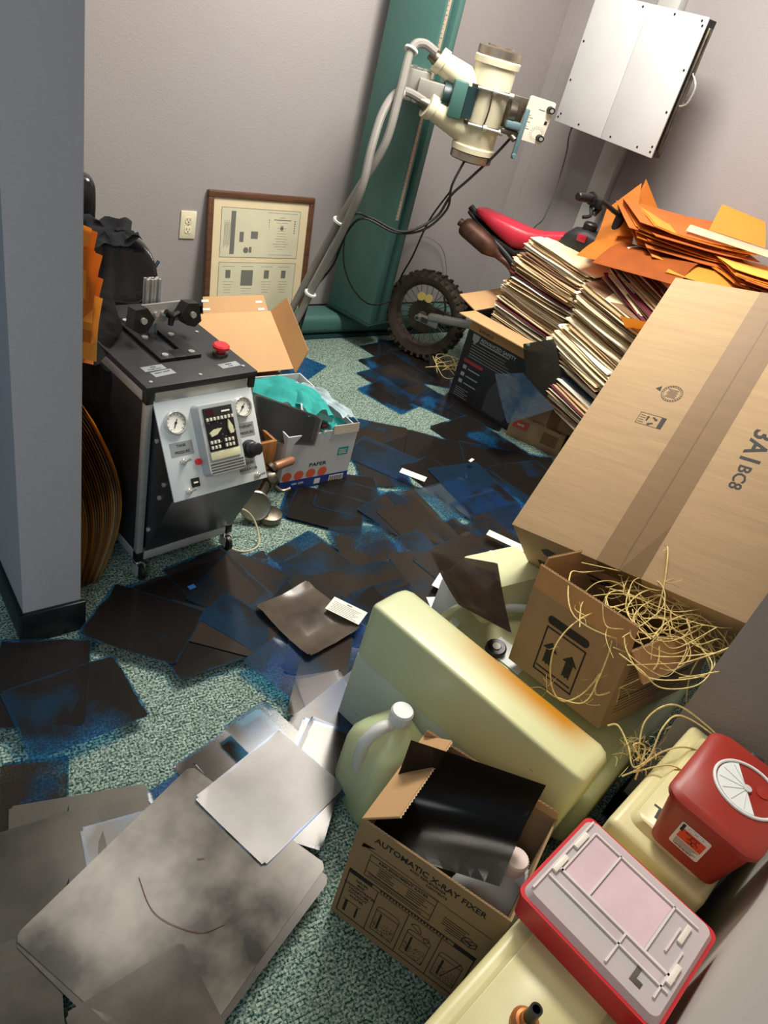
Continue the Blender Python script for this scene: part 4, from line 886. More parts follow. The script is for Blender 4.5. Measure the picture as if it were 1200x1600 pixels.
b = MB(); b.box(.08, .113, y-.0006, y-.0004, .138, .140).box(.08, .108, y-.0006, y-.0004, .131, .1335).box(.08, .112, y-.0006, y-.0004, .124, .127); b.build('badge_print', PAPER, t); MB().box(.062, .123, y-.0006, y-.0002, .008, .034).build('barcode_panel', PAPER, t); MB().box(.0, .024, y-.0006, y-.0002, .010, .032).build('white_panel', PAPER, t)
b = MB()
for k in range(16): b.box(.066+.0034*k, .0675+.0034*k+(.0008 if k % 3 == 0 else 0), y-.0008, y-.0006, .012, .030)
b.build('barcode', INK, t)
text('PAPER', .021, frontM(.0, y, .088), INK, t, sx=1.2)
text('1000  2500', .011, frontM(-.07, y-.0003, .022), PAPER, t)
# hinged lid lying back with side wings
t = thing('opened_mailer_lid', 'opened brown mailer box with spread flaps behind the paper carton', 'cardboard box', (1.33, 2.11, .235), (0, 0, 2))
FT = Matrix.Rotation(R(33), 4, 'X')
b = MB(); b.box(-.17, .135, 0, .25, -.004, 0, M=FT); b.build('back_panel', CARDL, t, smooth=False)
b = MB(); b.prism([(-.135, .25), (.135, .25), (.125, .31), (-.125, .31)], -.004, 0, FT @ Matrix.Translation((-.01, .25, 0)) @ Matrix.Rotation(R(22), 4, 'X') @ Matrix.Translation((0, -.25, 0))); b.build('tuck_flap', CARDL, t, smooth=False)
b = MB(); b.prism([(0, -.02), (.085, .03), (.085, .26), (0, .25)], -.004, 0, FT @ Matrix.Translation((.135, 0, 0)) @ Matrix.Rotation(R(-62), 4, 'Y')); b.build('side_flap', CARDI, t, smooth=False)
b = MB(); b.prism([(0, 0), (0, .25), (-.05, .30), (-.075, .26), (-.075, .02)], -.004, 0, FT @ Matrix.Translation((-.17, 0, 0)) @ Matrix.Rotation(R(18), 4, 'Y')); b.build('side_flap', CARDL, t, smooth=False)
for (x, yy) in ((-.12, .295), (-.12, .265), (.10, .285), (.105, .258)): MB().box(x-.014, x+.014, yy-.004, yy+.004, .0005, .0012, M=FT @ Matrix.Translation((-.01, .25, 0)) @ Matrix.Rotation(R(22), 4, 'X') @ Matrix.Translation((0, -.25, 0))).build('glue_scrap', PAPER, t)
b = MB(); b.box(-.16, .12, .0, .20, -.24, -.235); b.box(-.165, -.160, .0, .2, -.235, -.05); b.box(.12, .125, 0, .2, -.235, -.05); b.box(-.16, .12, .2, .205, -.235, -.03); b.build('box_body', CARDI, t, smooth=False)
# cloths
def cloth(name, ctr, size, rz, tilt, m, seed, label, amp=.02, n=26, cat='cloth', droop=.3):
    b = MB(); MR = Matrix.Translation(ctr) @ Euler((R(tilt[0]), R(tilt[1]), R(rz)), 'XYZ').to_matrix().to_4x4()
    def f(u, v):
        x = (u-.5)*size[0]; yy = (v-.5)*size[1]
        z = noise.noise(Vector((u*3+seed, v*3, seed)))*amp*1.8+abs(math.sin(u*7+v*4+seed))*amp*.8+noise.noise(Vector((u*8+seed, v*9, seed)))*amp*.4
        z -= droop*size[1]*((u-.5)**2+(v-.5)**2)
        return MR @ Vector((x, yy, z))
    b.grid(f, n, n, .002); o = b.build(name, m, None, ang=70); tag(o, label, cat); return o
cloth('turquoise_cloth', (1.30, 1.95, .258), (.26, .24), 8, (-8, 2), CYAN, 3, 'rumpled turquoise drape spread at the back of the paper carton')
cloth('turquoise_cloth', (1.375, 1.875, .270), (.105, .34), -14, (-16, 6), CYAN, 8, 'folded turquoise drape lying lengthwise on top of the paper carton', .012)
cloth('turquoise_cloth', (1.40, 1.75, .225), (.13, .09), 4, (-6, 4), CYAN, 5, 'small turquoise cloth bunched at the front of the paper carton', .012)
cloth('patterned_cloth', (1.462, 1.885, .240), (.07, .36), -5, (-10, 12), PALEC, 12, 'pale patterned cloth along the right edge of the paper carton', .014, droop=.1)
quad_film('xray_film', [(1.146, 1.857, .31), (1.321, 1.69, .29), (1.291, 1.663, .20), (1.128, 1.762, .18)], FM['D'], lambda u, v: .004*math.sin(math.pi*u), 'dark brown film lying across the front left of the paper carton')
quad_film('paper_sheet', [(1.30, 1.80, .285), (1.39, 1.72, .262), (1.37, 1.70, .258), (1.285, 1.765, .275)], WHITE, lambda u, v: .004*math.sin(math.pi*u), 'white paper strip tucked between the dark film and turquoise cloth')['category'] = 'paper'
MB_ = MB().box(-.012, .012, -.01, .01, 0, .012, bev=.003).build('red_tag', REDF); MB_.location = (1.352, 1.715, .235); tag(MB_, 'small burgundy scrap at the corner of the turquoise cloth', 'scrap')
# small wooden box and scope instrument between cart and carton
t = thing('wooden_case', 'open thin-walled oak case standing between the cart and the paper carton', 'box', (1.085, 1.70, 0), (0, 0, 6))
b = MB(); b.box(-.075, .085, -.006, .006, .0, .215, bev=.001); b.build('side_board', OAK, t); b = MB(); b.box(.075, .085, .006, .16, .0, .215, bev=.001); b.build('side_board', OAK, t)
b = MB(); b.box(-.075, .075, .15, .16, .0, .20); b.build('side_board', OAK, t)
t = thing('metal_instrument', 'old metal lens instrument with a round face and copper handle by the cart', 'instrument', (1.07, 1.60, .0), (0, 0, 10))
b = MB(); b.lathe([(.045, -.012), (.050, -.008), (.050, .004), (.046, .008), (.040, .006), (.0, .005)], 32, Matrix.Translation((-.02, -.01, .062)) @ Matrix.Rotation(R(-52), 4, 'Y') @ Matrix.Rotation(R(50), 4, 'X')); b.build('round_face', mat('dull_silver', (140, 138, 124), .3, .8), t)
b = MB(); b.tube([(-.02, 0, .055), (.02, .01, .09), (.05, .02, .12)], .016, 12).tube([(.0, .0, .012), (.02, .02, .06), (.03, .02, .11)], .010, 10).lathe([(.03, 0), (.036, .004), (.030, .012), (.012, .02)], 24); b.build('bracket', STEELD, t)
b = MB(); b.lathe([(.028, -.01), (.032, 0), (.028, .02), (.014, .022)], 24, Matrix.Translation((.045, .02, .125)) @ Matrix.Rotation(R(70), 4, 'Y')).lathe([(.022, -.006), (.022, .006)], 20, Matrix.Translation((.06, .03, .16)) @ Matrix.Rotation(R(60), 4, 'Y')).tube([(.06, .03, .11), (.09, .0, .08), (.12, -.01, .085)], .006); b.build('joint', STEELD, t)
b = MB(); b.lathe([(.010, 0), (.015, .004), (.015, .07), (.010, .08)], 20, Matrix.Translation((.075, .035, .155)) @ Matrix.Rotation(R(86), 4, 'Y')); b.build('copper_handle', mat('copper', (170, 120, 92), .4, .5), t)
b = MB(); b.lathe([(.030, 0), (.040, .01), (.040, .03), (.02, .036)], 24, Matrix.Translation((.03, -.03, .0))); b.build('base_cup', STEELD, t)
# black car seat box
t = thing('black_printed_box', 'black printed carton with open tan flaps packed with folders', 'cardboard box', (2.631, 2.02, 0), (0, 0, -79.2))
w_, d_, h_ = .39, .40, .415
open_carton(t, w_, d_, h_, mat('black_carton', (22, 23, 27), .5, var=.2), CARDL, {'f': (.12, 88, .0), 'l': (.12, 78, .02)}, flute=False)
y = -d_/2-.0004
MB().box(-w_/2, w_/2, y-.0002, y, h_-.082, h_).build('tan_band', CARDI, t)
text('EVENFLO', .020, frontM(-.10, y-.0003, h_-.074), INK, t)
text('ADVANCED SAFETY', .022, frontM(-.02, y, .306), LBL, t)
b = MB(); lines(b, -.12, y, .296, .18, 1, .01, 3, .006); lines(b, -.155, y, .280, .25, 6, .0125, 6, .0022); 
for k, z in enumerate((.155, .120, .085)): b.box(-.165, -.145, y-.0003, y, z, z+.018); b.box(-.135, -.065, y-.0003, y, z+.004, z+.009)
lines(b, -.17, y, .06, .08, 5, .010, 8, .002)
b.prism([(-.165, .325), (-.125, .325), (-.128, .30), (-.145, .28), (-.162, .30)], 0, .0003, Matrix.Translation((0, y, 0)) @ Matrix.Rotation(R(90), 4, 'X')); b.build('box_print', mat('grey_print', (150, 152, 156), .6), t)
MB().box(-.17, -.06, y-.0004, y, .187, .202).build('red_bar', mat('dull_red_print', (150, 44, 54), .6), t)
b = MB(); b.box(-.045, -.043, y-.0004, y, .01, .20).box(-.17, .15, y-.0004, y, .205, .207)
b.prism([(.0, .02), (.12, .02), (.15, .1), (.10, .19), (.03, .19), (.0, .12)], 0, .0004, Matrix.Translation((0, y, 0)) @ Matrix.Rotation(R(90), 4, 'X')); b.build('seat_picture', mat('dark_grey_print', (52, 54, 60), .5), t)
# brown boxes
t = thing('brown_carton', 'brown taped carton on the carpet under the folders with a red label', 'cardboard box', (2.687, 1.79, .001), (0, 0, -63.4))
b = MB(); b.box(-.125, .125, -.22, .22, 0, .105, bev=.002); b.build('box_body', CARDD, t)
b = MB(); b.box(.03, .10, -.2206, -.2201, .03, .085).box(.03, .10, -.2206, -.20, .1052, .1056); b.build('packing_tape', TAPE, t)
lb = MB().box(-.11, -.04, -.2208, -.2202, .05, .09).build('red_label', mat('dull_label_red', (170, 72, 56), .6), t)
text('DATE', .012, frontM(-.075, -.2210, .065), PAPER, lb)
t = thing('brown_carton', 'upper brown carton resting on the red labelled one below the folder pile', 'cardboard box', (2.70, 1.76, .107), (0, 0, -60))
b = MB(); b.box(-.12, .12, -.20, .21, 0, .10, bev=.002); b.build('box_body', CARDD, t); MB().box(-.02, .03, -.2006, -.2001, 0, .1).build('packing_tape', TAPE, t)
for (x, y_, z, w_, d_, h_, rz, lab) in ((2.99, 1.42, 0, .40, .50, .40, 3, 'plain storage carton on the floor buried under the envelope pile'), (2.98, 1.43, .401, .40, .46, .34, -4, 'plain storage carton stacked second beneath the envelope pile'), (2.56, 1.25, 0, .36, .40, .28, 8, 'plain carton on the floor beneath the folders and the large taped carton'), (2.98, 2.02, 0, .34, .34, .42, 0, 'plain carton in the corner under the folder stacks beside the wall')):
    t = thing('storage_carton', lab, 'cardboard box', (x, y_, z), (0, 0, rz)); b = MB(); b.box(-w_/2, w_/2, -d_/2, d_/2, 0, h_, bev=.003); b.build('box_body', CARDD, t); MB().box(-.025, .025, -d_/2-.0005, d_/2+.0005, h_, h_+.0006).build('packing_tape', TAPE, t)
# ---------------------------------------------------------------- dirt bike
t = thing('dirt_bike', 'small dirt bike with a red seat and knobby rear wheel behind the folder stacks', 'motorcycle', (2.5, 2.56, .0), (0, 0, -64.5))
WM = Matrix.Translation((-.01, 0, .218)) @ Matrix.Rotation(R(90), 4, 'X')   # wheel axis = local y
b = MB(); prof = [(.150, -.030), (.165, -.042), (.190, -.044), (.203, -.030), (.207, 0), (.203, .030), (.190, .044), (.165, .042), (.150, .030)]
n = 56; rings = []
for r_, z_ in prof: rings.append([b.bm.verts.new(WM @ Vector((r_*math.cos(2*math.pi*k/n), r_*math.sin(2*math.pi*k/n), z_))) for k in range(n)])
for a, c in zip(rings, rings[1:]+rings[:1]):
    for k in range(n): b.bm.faces.new((a[k], a[(k+1) % n], c[(k+1) % n], c[k]))
b.build('tyre', RUB, t)
b = MB()
for k in range(36):
    M_ = WM @ Matrix.Rotation(2*math.pi*k/36, 4, 'Z')
    b.box(.200, .216, -.006, .006, -.018 if k % 2 else -.004, .004 if k % 2 else .018, M=M_)
    for s in (-1, 1): b.box(.186, .208, -.0065, .0065, s*.036-.009, s*.036+.009, M=M_ @ Matrix.Translation((0, 0, 0)))
o = b.build('tread_knobs', RUB, t, smooth=False); o['kind'] = 'stuff'
b = MB(); prof = [(.150, -.026), (.157, -.030), (.157, .030), (.150, .026), (.144, .0)]; rings = []
for r_, z_ in prof: rings.append([b.bm.verts.new(WM @ Vector((r_*math.cos(2*math.pi*k/n), r_*math.sin(2*math.pi*k/n), z_))) for k in range(n)])
for a, c in zip(rings, rings[1:]+rings[:1]):
    for k in range(n): b.bm.faces.new((a[k], a[(k+1) % n], c[(k+1) % n], c[k]))
b.build('rim', STEELD, t)
b = MB(); b.lathe([(.012, -.05), (.026, -.045), (.028, -.03), (.018, -.02), (.018, .02), (.028, .03), (.026, .045), (.012, .05)], 28, WM)
hub = b.build('hub', STEELD, t)
for k in range(28):
    a = 2*math.pi*k/28; c = a+(.28 if k % 2 else -.28); s = -.028 if (k//2) % 2 else .028
    MB().cyl(WM @ Vector((.026*math.cos(c), .026*math.sin(c), s)), WM @ Vector((.147*math.cos(a), .147*math.sin(a), 0)), .0016, n=6).build('spoke', STEELD, t)
b = MB(); n = 30
P = []
for k in range(n*2): rr = .082 if k % 2 else .074; P.append((rr*math.cos(math.pi*k/n), rr*math.sin(math.pi*k/n)))
b.prism(P, .038, .042, WM); b.build('sprocket', mat('dark_rusty_steel', (70, 62, 54), .5, .7, var=.4), t, smooth=False)
b = MB(); b.box(-.015, .10, -.098, -.076, .205, .245, bev=.006).box(.09, .33, -.105, -.070, .212, .250, M=Matrix.Translation((0, 0, 0)) @ Matrix.Rotation(R(-12), 4, 'Y'), bev=.010).cyl((-.01, -.105, .225), (-.01, -.07, .225), .014).box(-.015, .12, .07, .095, .205, .245, bev=.005); b.build('swingarm', mat('cast_aluminium', (150, 150, 144), .42, .8, var=.15), t)
b = MB(); b.cyl((-.01, -.112, .225), (-.01, -.06, .225), .008, n=6).box(.010, .045, -.101, -.098, .214, .236); b.build('axle_nut', BLKM, t)
for (x, z) in ((-.035, .315), (.005, .318)): MB().cyl((x, -.062, z), (x, -.056, z), .020, n=20).build('brass_disc', mat('dull_yellow', (190, 168, 96), .5), t)
MB().tube([(.08, -.07, .36), (.11, -.08, .30), (.10, -.09, .24), (.14, -.085, .21), (.17, -.08, .26), (.14, -.07, .33)], .005).build('brake_hose', CABB, t)
# seat
def sect(mb, stations, nn=16):
    rings = []
    for (x, zb, zt_, hw) in stations:
        ring = []
        for k in range(nn):
            a = 2*math.pi*k/nn; ca, sa = math.cos(a), math.sin(a); e = .6
            ring.append(mb.bm.verts.new((x, hw*math.copysign(abs(ca)**e, ca), (zb+zt_)/2+(zt_-zb)/2*math.copysign(abs(sa)**e, sa))))
        rings.append(ring)
    for a, c in zip(rings, rings[1:]):
        for k in range(nn): mb.bm.faces.new((a[k], a[(k+1) % nn], c[(k+1) % nn], c[k]))
    mb.bm.faces.new(rings[0][::-1]); mb.bm.faces.new(rings[-1])
b = MB(); sect(b, [(.095, .755, .772, .03), (.12, .742, .778, .055), (.18, .715, .775, .062), (.25, .686, .772, .066), (.31, .668, .768, .066), (.36, .672, .766, .062), (.41, .715, .772, .058), (.50, .755, .800, .052), (.60, .79, .822, .045), (.66, .81, .828, .03)]); b.build('seat', REDS, t, ang=60)
b = MB(); sect(b, [(.06, .735, .752, .03), (.20, .655, .70, .05), (.33, .62, .672, .05), (.45, .66, .74, .045), (.6, .72, .79, .04)]); b.build('seat_base', BLK, t, ang=60)
MB().tube([(.055, .0, .762), (.10, 0, .735), (.2, 0, .68)], .014, 10).build('fender_bar', BLK, t)
b = MB(); b.lathe([(.012, -.018), (.017, -.016), (.017, 0), (.030, .004), (.040, .014), (.043, .03), (.043, .15), (.034, .175), (.018, .21), (.015, .24)], 26, Matrix.Translation((.070, -.085, .700)) @ Vector((.22, .03, -.085)).to_track_quat('Z', 'Y').to_matrix().to_4x4()); b.build('muffler', RUST, t)
MB().tube([(.27, -.06, .62), (.34, -.05, .59), (.42, -.04, .50), (.5, -.03, .40), (.6, -.03, .30)], .015, 12).build('exhaust_pipe', RUST, t)
b = MB()
for s in (-1, 1): b.tube([(.18, s*.05, .69), (.36, s*.06, .60), (.42, s*.06, .45), (.38, s*.05, .28)], .012, 10); b.tube([(.38, s*.05, .3), (.62, s*.05, .26), (.74, s*.03, .45), (.70, 0, .85)], .012, 10)
b.tube([(.40, 0, .60), (.55, 0, .72), (.70, 0, .86)], .016, 10); b.build('bike_frame', BLK, t)
b = MB(); b.box(.38, .58, -.07, .07, .27, .45, bev=.02); b.build('engine_block', STEELD, t)
b = MB(); sect(b, [(.50, .74, .79, .05), (.54, .73, .835, .065), (.60, .73, .85, .07), (.66, .74, .84, .06), (.70, .77, .82, .04)]); b.build('fuel_tank', BLKM, t, ang=60)
b = MB(); b.lathe([(.028, .84), (.030, .846), (.030, .866), (.024, .872)], 20, Matrix.Translation((.60, -.01, .002))); b.build('fuel_cap', BLK, t)
MB().box(.575, .615, -.074, -.062, .80, .83, bev=.004).build('red_decal', REDS, t)
b = MB(); b.tube([(.57, -.20, .985), (.62, -.13, .985), (.68, -.05, .95), (.70, 0, .94), (.68, .05, .95), (.66, .16, .985)], .010, 12).tube([(.70, 0, .86), (.70, 0, .95)], .02, 12); b.build('handlebar', BLKM, t)
GM = Matrix.Translation((.555, -.235, .985)) @ Vector((.35, .6, 0)).to_track_quat('Z', 'Y').to_matrix().to_4x4()
b = MB(); b.lathe([(.013, -.004), (.017, 0), (.017, .07), (.025, .073), (.026, .08), (.018, .082), (.018, .09)], 20, GM); b.build('grip', BLK, t)
b = MB(); b.box(.60, .64, -.17, -.14, .955, .995, bev=.006).tube([(.60, -.16, .955), (.62, -.20, .93), (.60, -.23, .92)], .007).cyl((.62, -.15, .93), (.63, -.13, .96), .013); b.build('lever_clamp', BLK, t)
b = MB()
rnd = random.Random(9)
for k in range(7):
    p = Vector((2.47, 2.37, .06)); P = [p+Vector((rnd.uniform(-.08, .14), rnd.uniform(-.1, .06), rnd.uniform(-.03, .05))) for _ in range(5)]; b.tube(P, .0014, 5)
o = b.build('twine_scrap', TWINE); tag(o, 'loose twine scraps caught at the bottom of the rear wheel', 'twine')

# ---------------------------------------------------------------- chair behind the partition
t = thing('therapy_chair', 'black vinyl therapy chair draped with a dark jacket behind the cart', 'chair', (.74, 2.2, 0), (0, 0, -15))
def blob(mb, c, s, e=.6, M=None, nn=22, mm=14):
    rings = []
    for j in range(mm+1):
        v = -math.pi/2+math.pi*j/mm; cv, sv = math.cos(v), math.sin(v); ring = []
        for k in range(nn):
            a = 2*math.pi*k/nn; ca, sa = math.cos(a), math.sin(a); f = lambda x, p: math.copysign(abs(x)**p, x)
            p = Vector((c[0]+s[0]*f(cv, e)*f(ca, e), c[1]+s[1]*f(cv, e)*f(sa, e), c[2]+s[2]*f(sv, e)))
            ring.append(mb.bm.verts.new(M @ p if M is not None else p))
        rings.append(ring)
    for a, b_ in zip(rings, rings[1:]):
        for k in range(nn): mb.bm.faces.new((a[k], a[(k+1) % nn], b_[(k+1) % nn], b_[k]))
    mb.bm.faces.new(rings[0][::-1]); mb.bm.faces.new(rings[-1])
b = MB(); blob(b, (-.055, .11, .735), (.075, .04, .085), .5); b.build('headrest', LEATH, t, ang=80)
b = MB(); b.box(-.05, .022, .06, .13, .50, .69, bev=.015); b.build('headrest_strap', FABD, t)
def cushion(u, v):
    a = (u-.5)*2; q = (v-.5)*2
    return Vector((.065+a*(.115-.02*q), -.05+q*.075-.045*a*a, .62+q*.095+.012*a*a))
b = MB(); blob(b, (.065, -.085, .605), (.115, .040, .098), .55, None, 32, 18)
for v in b.bm.verts:
    q = (v.co.x-.065)/.125; w2 = (v.co.z-.61)/.105
    v.co.y += .045*(1-q*q)*(1-.5*w2*w2) - .05*q*q + .04*w2; v.co.x -= .02*q*max(0, w2)
b.build('contoured_cushion', LEATH, t, ang=80)
b = MB(); b.tube([(-.07, -.175, .545), (-.03, -.165, .522), (.065, -.145, .512), (.16, -.165, .522), (.20, -.175, .545)], .010, 10).tube([(-.05, -.10, .66), (-.02, -.11, .60), (.0, -.135, .545), (.065, -.13, .535), (.13, -.135, .545), (.15, -.11, .60), (.18, -.10, .66)], .005, 8); b.build('cushion_piping', LEATH, t)
b = MB(); b.box(-.06, .18, -.12, .06, .475, .51, bev=.01); b.build('cushion_base', BLK, t)
b = MB(); b.box(-.02, .02, -.24, .06, .50, .535, bev=.002).box(.03, .06, -.24, .06, .50, .535, bev=.002); b.build('support_beam', ALU, t)
b = MB(); b.box(-.05, .05, -.0, .12, 0.02, .52, bev=.01).box(-.18, .18, -.05, .25, .0, .05, bev=.01); b.build('pedestal', BLK, t)
def jacket(name, C4, seed, lab, amp=.02, m=FABD):
    A, B, C_, D = [Vector(c) for c in C4]; b = MB()
    def f(u, v):
        p = A.lerp(B, u).lerp(D.lerp(C_, u), v); nz_ = noise.noise(Vector((u*4+seed, v*4, 0)))
        return p+Vector((nz_*amp, nz_*amp, noise.noise(Vector((u*5, v*5, seed)))*amp*1.3))
    b.grid(f, 18, 18, .004); o = b.build(name, m, None, ang=80); tag(o, lab, 'jacket' if 'jacket' in lab else 'cloth'); return o
jacket('draped_jacket', [(.66, 2.2, .735), (.83, 2.16, .735), (.84, 2.06, .712), (.69, 2.07, .69)], 2, 'dark grey jacket draped between the headrest and the vinyl cushion')
jacket('hanging_cloth', [(.53, 2.0, .62), (.70, 1.90, .625), (.66, 1.72, .61), (.56, 1.60, .58)], 6, 'black cloth draped over the back corner of the therapy cart', .012, LEATH if 0 else mat('black_felt', (24, 24, 26), .98, var=.2, bump=.3, bscale=200))
jacket('hanging_cloth', [(.52, 1.62, .60), (.575, 1.56, .585), (.58, 1.53, .38), (.52, 1.60, .36)], 9, 'black cloth strip hanging down beside the therapy cart side panel', .01, MATS['black_felt'])

# ---------------------------------------------------------------- folders and envelopes
def sheet_mesh(name, w_, d_, th, bend, m, seed, pages=None):
    """one folder / envelope: slightly bent closed slab with an uneven opening edge"""
    b = MB(); rnd = random.Random(seed); nx, ny = 3, 6
    def hz(x, y): return bend*((y/d_)**2*4-.3)+bend*.4*math.sin(3*x/w_+seed)+.0012*math.sin(9*y/d_+seed)
    lay = [(0, th*.42, 0, 0), (th*.58, th, rnd.uniform(-.006, .006), rnd.uniform(-.008, .008))]
    for (z0, z1, ox, oy) in lay:
        G = {}
        for i in range(nx+1):
            for j in range(ny+1):
                x = -w_/2+w_*i/nx+ox; y = -d_/2+d_*j/ny+oy
                for k, z in ((0, z0), (1, z1)): G[i, j, k] = b.bm.verts.new((x, y, z+hz(x, y)))
        for i in range(nx):
            for j in range(ny):
                b.bm.faces.new((G[i, j, 1], G[i+1, j, 1], G[i+1, j+1, 1], G[i, j+1, 1])); b.bm.faces.new((G[i, j, 0], G[i, j+1, 0], G[i+1, j+1, 0], G[i+1, j, 0]))
        for i in range(nx): b.bm.faces.new((G[i, 0, 0], G[i+1, 0, 0], G[i+1, 0, 1], G[i, 0, 1])); b.bm.faces.new((G[i, ny, 0], G[i, ny, 1], G[i+1, ny, 1], G[i+1, ny, 0]))
        for j in range(ny): b.bm.faces.new((G[0, j, 0], G[0, j, 1], G[0, j+1, 1], G[0, j+1, 0])); b.bm.faces.new((G[nx, j, 0], G[nx, j+1, 0], G[nx, j+1, 1], G[nx, j, 1]))
    bmesh.ops.recalc_face_normals(b.bm, faces=b.bm.faces)
    me = bpy.data.meshes.new(name); b.bm.to_mesh(me); b.bm.free(); me.materials.append(m); return me
FOLD = []
for i, (m, wt) in enumerate(((MAN, 5), (MANP, 4), (MAN2, 6), (MANB, 5), (REDF, 1), (BLUF, 1), (PAPER, 3))):
    for v_, th in enumerate((.0016, .003, .005)): FOLD += [(sheet_mesh('folder', .235, .345, th, .001+.0015*v_, m, i*3+v_), th)]*wt
ENVM = []
for i, (m, wt) in enumerate(((ORG, 5), (ORGL, 3), (ORGD, 3))):
    for v_, th in enumerate((.002, .004, .006)): ENVM += [(sheet_mesh('envelope', .36, .44, th, .006+.004*v_, m, 50+i*3+v_), th)]*wt
def pile(name, meshes, p0, p1, yaw, group, labels, cat, seed, jit=.012, yj=4, tilt=(0, 0), gap=.0006, tj=1.2):
    rnd = random.Random(seed); P0 = Vector(p0); P1 = Vector(p1); H_ = P1.z-P0.z; z = 0; k = 0; out = []
    while z < H_:
        me, th = rnd.choice(meshes); o = bpy.data.objects.new(name, me); COL.objects.link(o); f = z/H_
        wv = Vector((math.sin(z*31+seed), math.sin(z*23+seed*2), 0))*jit*.8; p = P0.lerp(P1, f)+wv+Vector((rnd.uniform(-jit, jit), rnd.uniform(-jit, jit)*1.3, 0)); o.location = p
        o.rotation_euler = (R(tilt[0]+rnd.uniform(-tj, tj)), R(tilt[1]+rnd.uniform(-tj, tj)), R(yaw+yj*.8*math.sin(z*17+seed)+rnd.uniform(-yj, yj)*.8))
        fr_ = (z+.5*th)/H_; lvl = 'lowest' if k == 0 else 'in the bottom quarter' if fr_ < .25 else 'in the lower middle' if fr_ < .5 else 'in the upper middle' if fr_ < .75 else 'in the top quarter'
        lab = me.materials[0].name.replace('_', ' ').replace(' paper', '').replace(' folder', '').replace(' kraft envelope', '').replace('kraft envelope', 'orange')+' '+cat+' '+lvl+' '+labels
        tag(o, lab, cat, group); out.append(o); z += th+gap+rnd.uniform(0, .0022); k += 1
    return out
s1 = pile('folder', FOLD, (2.645, 2.01, .30), (2.645, 2.01, .55), 11, 'folders packed in the black box', 'of those packed in the black box', 'folder', 1, .006, 1.5, (7, -3))
s2 = pile('folder', FOLD, (2.635, 1.99, .555), (2.68, 1.96, .755), 4, 'folders heaped above the black box', 'of the heap above the black box', 'folder', 2, .014, 4, (4, -4))
top = s2[-1]; top.data = FOLD[0][0]; top['label'] = 'cream folder curled up on top of the heap above the black box'; del top['group']
s3 = pile('folder', FOLD, (2.58, 1.60, .215), (2.60, 1.60, .42), 0, 'folders low beside the brown cartons', 'of the short pile on the brown cartons', 'folder', 3, .02, 6, (5, -2), .0006, 2.5)
s4 = pile('folder', FOLD, (2.60, 1.61, .425), (2.66, 1.60, .70), -2, 'folders stacked between the black box and the large carton', 'of the stack beside the large tilted carton', 'folder', 4, .016, 5, (8, -5))
s5 = pile('folder', FOLD, (2.71, 1.58, .705), (2.77, 1.57, .84), -4, 'folders in the uppermost small stack with burgundy covers', 'of the small stack below the envelopes', 'folder', 5, .014, 5, (16, -8))
for i in (2, 3, 9):
    if i < len(s5): s5[i].data = sheet_mesh('folder', .235, .345, .004, .006, (REDF, REDF, BLUF)[i % 3], 70+i)
# envelopes, right
e1 = pile('kraft_envelope', ENVM, (2.95, 1.66, .752), (2.95, 1.66, .985), 45, 'orange x-ray envelopes stacked at the right wall', 'of the sagging pile at the wall', 'envelope', 11, .038, 7, (0, -2), .0022, 2)
e2 = pile('kraft_envelope', ENVM, (3.02, 1.29, .752), (3.02, 1.29, .94), 45, 'orange x-ray envelopes near the large carton', 'of the pile beside the large carton', 'envelope', 12, .02, 6, (0, 2), .0012, 2)
def env_curl(C4, curl, m, lab, pr=True, name='kraft_envelope', nb=1):
    A, B, C_, D = [Vector(c) for c in C4]; nr = (B-A).cross(D-A).normalized(); b = MB()
    f = lambda u, v: A.lerp(B, u).lerp(D.lerp(C_, u), v)+nr*curl*math.sin(math.pi*v*.9)*(1-.2*u)
    b.grid(f, 8, 14, .003); o = b.build(name, m, None, ang=80); tag(o, lab, 'envelope')
    if pr:
        q = MB()
        for k in range(9):
            v0 = .50+.045*k
            a = [f(u, v0)+nr*nb*.0035 for u in (.12, .3, .5, .7, .85)]
            q.tube(a, .0012, 4, sub=2)
        q.build('printed_lines', INK, o)
    return o
env_curl([(2.64, 1.90, .80), (2.72, 1.749, .82), (2.88, 1.95, 1.075), (2.78, 1.995, .95)], -.05, ORG, 'curled orange envelope standing leftmost beside the handlebar', False)
env_curl([(2.74, 1.873, .872), (2.82, 1.769, .901), (2.98, 1.886, .991), (2.92, 1.965, 1.091)], -.05, ORG, 'curled orange envelope with printed lines standing behind the envelope pile', True, nb=-1)
env_curl([(2.52, 1.86, .79), (2.66, 1.50, .84), (2.90, 1.60, .86), (2.76, 1.92, .84)], .02, ORG, 'flat orange envelope sliding down over the folder heap', False)
env_curl([(2.50, 1.76, .80), (2.60, 1.44, .84), (2.84, 1.52, .89), (2.74, 1.80, .86)], .03, ORGD, 'folded dark orange envelope under the envelope pile near the small folder stack', False)
env_curl([(2.62, 1.52, .86), (2.72, 1.28, .88), (2.92, 1.36, .89), (2.82, 1.60, .88)], .01, ORGL, 'yellow-orange envelope lying at the upper edge of the large carton', False)
env_curl([(2.60, 1.34, .87), (2.78, 1.06, .90), (3.02, 1.20, .91), (2.84, 1.46, .89)], .008, ORGL, 'yellow-orange printed envelope at the upper right corner of the large carton', True, nb=-1)
env_curl([(2.96, 1.62, .995), (3.06, 1.42, 1.0), (3.12, 1.50, 1.075), (3.04, 1.66, 1.085)], .01, ORGL, 'orange printed envelope jutting up at the right behind the top of the pile', True, nb=-1)
o = env_curl([(2.80, 1.62, .985), (3.05, 1.28, .985), (3.14, 1.36, .99), (2.92, 1.68, .99)], .01, MANP, 'cream paper sheet lying on top of the orange envelope pile', False); o['category'] = 'paper'; o.name = 'paper_sheet'
